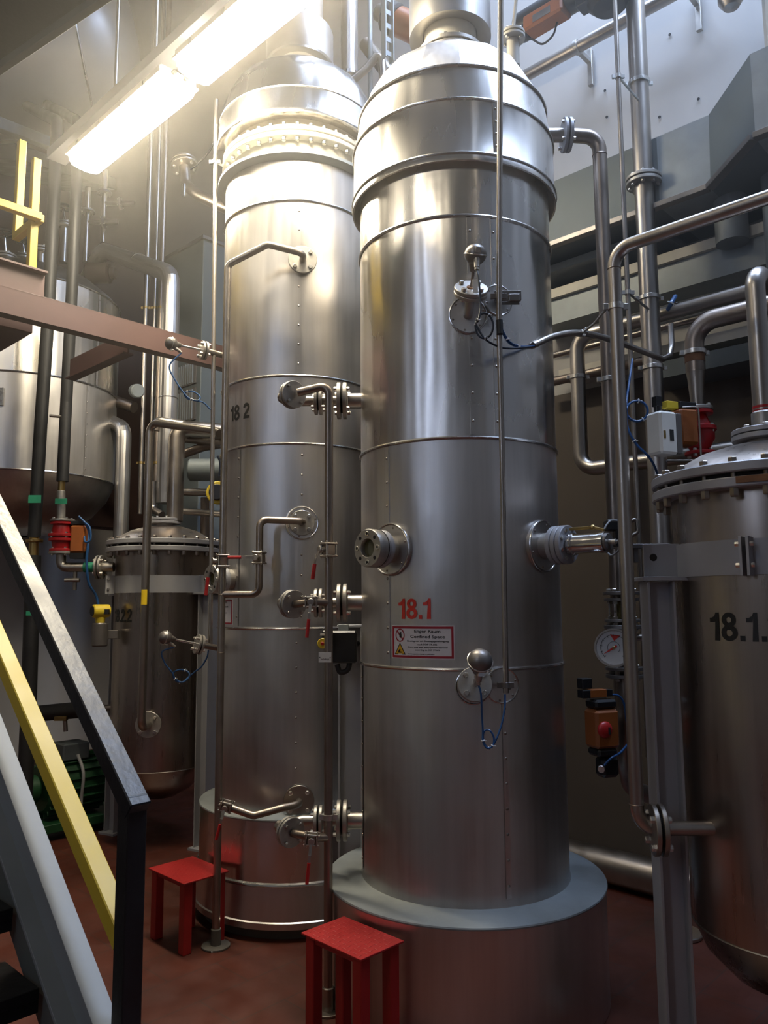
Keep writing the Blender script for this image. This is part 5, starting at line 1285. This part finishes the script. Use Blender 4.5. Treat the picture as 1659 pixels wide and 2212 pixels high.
# lower actuator with red knob
la = at(1300, 1572, 3.55)
t = thing('rotary_actuator', 'orange actuator with red round indicator knob low at the right wall', 'actuator', la)
xa = Vector((1, .35, 0)).normalized(); ya = Vector((.35, -1, 0)).normalized()
build(MB().box(la, (.12, .10, .165), xa, None, up, bev=.012), 'orange_body', 'orange', t)
build(MB().box(la+up*.105, (.11, .09, .04), xa, None, up, bev=.01), 'end_cap', 'blackplastic', t); build(MB().box(la-up*.10, (.10, .09, .035), xa, None, up, bev=.01), 'end_cap', 'blackplastic', t)
build(MB().ball(la+ya*.052-xa*.02, .036, ya, .5, 20), 'indicator_knob', 'redgrip', t)
build(MB().box(la+ya*.085-xa*.02, (.006, .008, .03), xa, None, up), 'knob_slot', 'dark', t)
build(MB().box(la+up*.15-xa*.03, (.10, .04, .035), xa, None, up), 'pilot_valve', 'orange', t)
build(MB().box(la+up*.15-xa*.085, (.04, .045, .035), xa, None, up).box(la+up*.195-xa*.08, (.05, .045, .045), xa, None, up), 'coil', 'blackplastic', t); build(MB().box(la+up*.15+xa*.035, (.03, .04, .03), xa, None, up), 'coil', 'blackplastic', t)
build(MB().box(la-up*.165+xa*.02, (.09, .07, .09), xa, None, up, bev=.015), 'limit_switch', 'blackplastic', t)
build(MB().cyl(la-up*.165-xa*.03+ya*.03, la-up*.165-xa*.045+ya*.05, .016, seg=14), 'gland', 'bolt', t)
T('air_hose', 'blue', catmull([la+up*.14+xa*.04, la+up*.135+xa*.09, la+up*.10+xa*.12, la+up*.02+xa*.13]), .005, t)
T('air_hose', 'blue', catmull([la-up*.15-xa*.03+ya*.05, la-up*.12+xa*.0+ya*.06, la-up*.105+xa*.06+ya*.04, la-up*.08+xa*.13]), .005, t)
T('valve_stem', 'pipe_brown', [la-ya*.05, la-ya*.05+Vector((.05, .2, 0))], .03, t)
# pipe along the foot of the wall
zfp = .105
T('floor_pipe', 'pipe_dull', [uv(3.3, 4.42, zfp), uv(-1.0, 4.42, zfp)], .10, None, 'thick grey pipe lying along the foot of the back wall at right', 'pipe', seg=24)
# ================================================================== TOP, BETWEEN THE COLUMNS
t = thing('rear_riser', 'wide pale riser pipe between the two column heads', 'pipe', at(755, 160, 5.3))
p = at(755, 165, 5.3); T('tube', 'insul', [p, Vector((p.x, p.y, ZC))], .062, t, seg=24); T('lower_tube', 'pipe_dull', [p-up*2.6, p], .045, t, seg=20)
build(MB().ring(p-up*.01, up, .066, .03, .03, 32), 'end_ring', 'hoop', t)
p = at(800, 185, 5.4); T('hanger_rod', 'galv', [p-up*.3, Vector((p.x, p.y, ZC))], .018, None, 'thin bluish rod between the column heads, left of the perforated rail', 'rod')
p = at(838, 130, 4.9); mb = MB(); hgt = ZC-p.z
s = Vector((.8, .6, 0)).normalized(); s2v = s.cross(up)
for k in (-1, 1): mb.box(p+s*k*.033+up*hgt/2, (.008, .05, hgt), s, None, up)
nst = int(hgt/.10)
for k in range(nst): mb.box(p+up*(k+.5)*.10, (.066, .008, .035), s, None, up)
build(mb, 'perforated_rail', 'galv', label='galvanised perforated mounting rail hanging between the column heads', cat='rail')
bp0 = at(858, 45, 5.2)
t = thing('rotary_actuator', 'brownish-orange actuator with black cap between the column heads', 'actuator', bp0)
axx = Vector((.75, -.2, -.55)).normalized()
build(MB().cyl(bp0, bp0+axx*.33, .10, seg=24), 'orange_body', 'orange', t); build(MB().cyl(bp0-axx*.10, bp0, .11, seg=24).cyl(bp0-axx*.18, bp0-axx*.10, .06, seg=20), 'end_cap', 'rubber', t)
build(MB().box(bp0+axx*.2+Vector((0, -.08, -.05)), (.1, .06, .16), axx), 'coil', 'blackplastic', t)
T('bent_pipe', 'pipe_dull', [at(748, 185, 5.0), at(790, 150, 5.0), at(815, 120, 5.0), at(825, 130, 5.0), at(828, 200, 5.0)], .028, None, 'dull bent pipe looping between the two column heads', 'pipe', bend=.06)
T('wall_pipe', 'steel', [at(790, 95, 5.6), at(840, 160, 5.5)], .055, None, 'short shining pipe behind the perforated rail', 'pipe', seg=20)
# ================================================================== UPPER LEFT
# silver round-ended duct under the ceiling
dc = at(300, 95, 7.2)
t = thing('silver_duct', 'very large silver clad duct with rounded end high at the upper left', 'duct', dc)
axd = (Vector((-.84, -.2, -.18))).normalized()
build(MB().lathe([(0, 0), (.35, .03), (.60, .14), (.74, .34), (.78, .55), (.78, 3.2)], dc, axd, 48), 'cladding', 'ductsilver', t)
build(MB().torus(dc+axd*.55, axd, .782, .012, 64, 8).torus(dc+axd*1.5, axd, .782, .012, 64, 8), 'hoop', 'hoop', t)
# dark soffit panel top left
P = [atz(x, y, 3.9) for x, y in ((-60, 180), (0, 138), (205, -2), (260, -60), (-120, -60))]
build(MB().prism(P, (0, 0, .05)), 'platform_plate', 'blackpost', label='dark underside of a platform plate in the top left corner', cat='platform', smooth=False)
mb = MB(); mb.beam(P[0], P[2]+(P[2]-P[0])*.4, .03, .07); build(mb, 'edge_angle', 'galvdark', label='grey angle strip edging the dark platform plate, top left', cat='trim')
a_ = at(-20, 262, 5.6); b_2 = at(112, 312, 6.6)
build(MB().beam(a_, b_2, .10, .09), 'cable_tray', 'galv', label='bluish-grey tray at the left edge under the silver duct', cat='tray')
a_ = at(-30, 330, 5.8); b_2 = at(200, 400, 7.6)
build(MB().beam(a_, b_2, .5, .12), 'dark_beam', 'blackpost', label='broad dark beam behind the tops of the black insulated pipes', cat='beam')
# added dark sheet standing in for shade on the upper left wall
build(MB().prism([uv(U1-.06, -2.5, 2.5), uv(U1-.06, 4.55, 2.5), uv(U1-.06, 4.55, ZC-.02), uv(U1-.06, -2.5, ZC-.02)], UA*.05), 'upper_wall_shade', 'brownstrip', kind='structure', smooth=False)
# grey ventilation cabinet with louvres
kc = at(440, 515, 6.7); kz1 = kc.z; kz0 = 2.2
cen = Vector((kc.x, kc.y, 0))+UA*.42+VA*.35
t = thing('air_handling_cabinet', 'tall grey sheet cabinet with louvre grilles left of the rear column', 'cabinet', (cen.x, cen.y, kz0))
build(MB().box(Vector((cen.x, cen.y, (kz0+kz1)/2)), (.84, .70, kz1-kz0), UA, VA, up, bev=.006), 'casing', 'galvdark', t)
build(MB().box(Vector((cen.x, cen.y, kz1+.01)), (.88, .74, .03), UA, VA, up), 'top_flange', 'sensor', t)
for (ya_, yb_) in ((790, 838), (846, 915)):
    za_, zb_2 = at(412, ya_, 6.9).z, at(412, yb_, 6.9).z; cc = cen-VA*.352; mb = MB(); zc2 = (za_+zb_2)/2; hh = za_-zb_2
    gl_ = build(MB().box(Vector((cc.x, cc.y, zc2)), (.72, .02, hh), UA, VA, up), 'louvre_grille', 'sensor', t)
    for k in range(18): q = cc+UA*((k+.5)/18-.5)*.66-VA*.014; mb.box(Vector((q.x, q.y, zc2)), (.010, .012, hh*.9), UA, VA, up)
    build(mb, 'louvre_bars', 'galv', gl_)
# insulated pipe with lobster-back elbows
t = thing('insulated_vapour_pipe', 'bright sheet-clad pipe arching over and dropping behind the small vessel', 'pipe', at(365, 1100, 6.2))
xv, yv = vert(352, 6.15)
P = [at(182, 612, 7.5), at(222, 540, 7.2), Vector((xv, yv, at(372, 592, yv).z)), Vector((xv, yv, 2.45))]
build(MB().tube(P, .072, .17, 22, 3), 'clad_tube', 'insul', t, ang=14)
for z in (at(372, 860, yv).z,): build(MB().torus((xv, yv, z), up, .073, .004, 32, 6), 'joint_ring', 'hoop', t)
build(MB().torus(at(300, 566, 6.62), (P[2]-P[1]), .073, .005, 32, 6), 'joint_ring', 'hoop', t)
t = thing('clad_pipe', 'bright vertical clad pipe with elbow just left of the small vessel', 'pipe', at(262, 1150, 6.5))
xv2, yv2 = vert(256, 6.6)
build(MB().tube([at(225, 905, 6.9), Vector((xv2, yv2, at(272, 925, yv2).z)), Vector((xv2, yv2, 1.9))], .062, .12, 22, 4), 'clad_tube', 'insul', t, ang=14)
for i, (px, r, y0, lb, mt2) in enumerate(((296, .022, 1110, 'thin bright vertical pipe behind the brown cross beam, leftmost of three', 'steel'), (316, .014, 1120, 'thinnest of the three vertical pipes behind the brown beam', 'steel'), (330, .026, 1110, 'brownish vertical pipe beside the thick clad drop pipe, rightmost of three', 'pipe_brown'))):
    x_, y_ = vert(px, 6.9); t = thing('vertical_pipe', lb, 'pipe', (x_, y_, at(px, y0, y_).z))
    T('tube', mt2, [Vector((x_, y_, at(px, y0, y_).z)), Vector((x_, y_, ZC))], r, t)
    for py in (665, 1000): clamp(t, (x_, y_, at(px, py, y_).z), up, r, mat='brass')
T('bent_pipe', 'pipe_dull', [at(330, 1040, 6.7), at(330, 1100, 6.7), at(350, 1112, 6.6)], .03, None, 'short elbow pipe behind the feed pipe over the small vessel lid', 'pipe', bend=.06)
# pale elbow with flange at top, left of rear column
fp_ = at(398, 362, 5.6)
t = thing('elbow_pipe', 'pale flanged elbow pipe behind the lamp glare left of the rear column', 'pipe', fp_)
flange(t, fp_, (-.2, .2, 1), .10, .018, 6, mat='pipe_dull', back=.01, front=.01); flange(t, fp_+Vector((-.006, .006, .03)), (-.2, .2, 1), .10, .018, 0, mat='pipe_dull')
T('tube', 'pipe_dull', [fp_, at(402, 400, 5.55), at(428, 422, 5.5), at(500, 455, 5.4)], .042, t, bend=.1, seg=18)
T('spout', 'chrome', [at(398, 398, 5.45), at(397, 424, 5.45)], .013, t)
T('hanging_cable', 'cabledark', catmull([at(465, 300, 5.2), at(450, 330, 5.4), at(425, 356, 5.6), at(410, 366, 5.6)]), .007, t)
# machinery cluster between small vessel and rear column
cl_ = [('steel', .034, [(400, 918, 5.9), (340, 908, 5.9), (335, 930, 5.9)], 'short bright pipe stub left behind the feed pipe'),
    ('pipe_dull', .036, [(395, 938, 6.1), (440, 925, 6.0), (500, 935, 5.9)], 'dull pipe running level behind the conduit, uppermost of the cluster'),
    ('pipe_dull', .032, [(390, 947, 6.2), (500, 958, 5.9)], 'dull pipe running level behind the conduit, second of the cluster'),
    ('pipe_brown', .036, [(385, 985, 6.2), (440, 965, 6.1), (500, 955, 6.0)], 'brown pipe rising to the right behind the conduit'),
    ('steel', .03, [(388, 1062, 6.2), (500, 1066, 6.1)], 'level pipe above the small vessel lid, upper of two'),
    ('steel', .026, [(388, 1104, 6.1), (500, 1112, 6.0)], 'level pipe above the small vessel lid, lower of two'),
    ('pipe_brown', .035, [(443, 1075, 6.2), (441, 1300, 6.2)], 'upright brown pipe stub behind the lid edge of the small vessel'),
    ('pipe_brown', .05, [(235, 862, 6.9), (290, 880, 6.8)], 'brownish pipe stub right of the large tank')]
for (mt3, r, pp, lb) in cl_: T('pipe', mt3, [at(*q) for q in pp], r, None, lb, 'pipe', bend=.06)
q = at(292, 845, 6.7); build(MB().cyl(q, q+Vector((.05, -.08, -.02)), .06, seg=24).cyl(q+Vector((0, .1, .0)), q, .04, seg=16), 'round_duct_end', 'galv', None, 'round blue-grey pipe cap right of the large tank', 'duct end')
q = at(445, 1015, 5.9); build(MB().cyl(q-VX*.13, q+VX*.14, .085, seg=28), 'motor_housing', 'galvdark', None, 'dark cylindrical motor left of the rear column behind the conduit', 'motor')
q = at(470, 1064, 5.0)
t = thing('gas_detector', 'yellow ring-shaped instrument peeping out left of the rear column', 'instrument', q)
build(MB().cyl(q+VY*.03, q, .075, seg=28), 'housing', 'yelplastic', t); build(MB().cyl(q, q-VY*.03, .052, seg=24), 'face', 'blackplastic', t); T('mount', 'steel', [q+VY*.03, q+VY*.2+VX*.05], .02, t)
T('instrument_cable', 'cabledark', catmull([at(470, 985, 5.0), at(476, 1000, 5.0), at(474, 1030, 5.0)]), .008, None, 'short dark cable above the yellow ring-shaped instrument', 'cable')
# dark clutter at the tops of the pipes behind tank
for i, (x, y, Y, lb) in enumerate(((188, 480, 7.2, 'dim valve cluster under the far lamp, left piece'), (225, 440, 7.3, 'dim valve cluster under the far lamp, right piece'))):
    p = at(x, y, Y); t = thing('valve_cluster', lb, 'valve', p)
    T('upright', 'pipe_dull', [p+up*.35, p-up*.4], .025, t); T('arm', 'pipe_dull', [p, p+VX*.3], .022, t); flange(t, p+up*.1, up, .07, .02, 4, mat='sensor'); flange(t, p+VX*.15, VX, .06, .02, 4, mat='sensor')
q = at(212, 590, 7.3); build(MB().cyl(q-VX*.11, q+VX*.12, .10, seg=24).cyl(q+VX*.12, q+VX*.17, .06, seg=20), 'small_pump', 'brownstrip', None, 'round dark brown pump under the clad elbow near the tank top', 'pump')
# ================================================================== THIN HAZE ADDED TO MIMIC LENS GLOW ROUND THE LAMPS
HAZE = .019
hm = bpy.data.materials.new('added_glow_haze'); hm.use_nodes = True; nt = hm.node_tree; nt.nodes.clear()
vo = nt.nodes.new('ShaderNodeVolumeScatter'); vo.inputs['Density'].default_value = HAZE; vo.inputs['Anisotropy'].default_value = .7; vo.inputs['Color'].default_value = (1, .97, .9, 1)
ou = nt.nodes.new('ShaderNodeOutputMaterial'); nt.links.new(vo.outputs[0], ou.inputs['Volume'])
hz = build(MB().prism([uv(U0+.05, V0+.05, 2.7), uv(U1-.08, V0+.05, 2.7), uv(U1-.08, V1-.05, 2.7), uv(U0+.05, V1-.05, 2.7)], (0, 0, ZC-2.8)), 'lamp_glow_haze', hm, label='thin warm haze added in the upper hall to mimic lens glow at the lamps', cat='haze', kind='stuff', smooth=False)
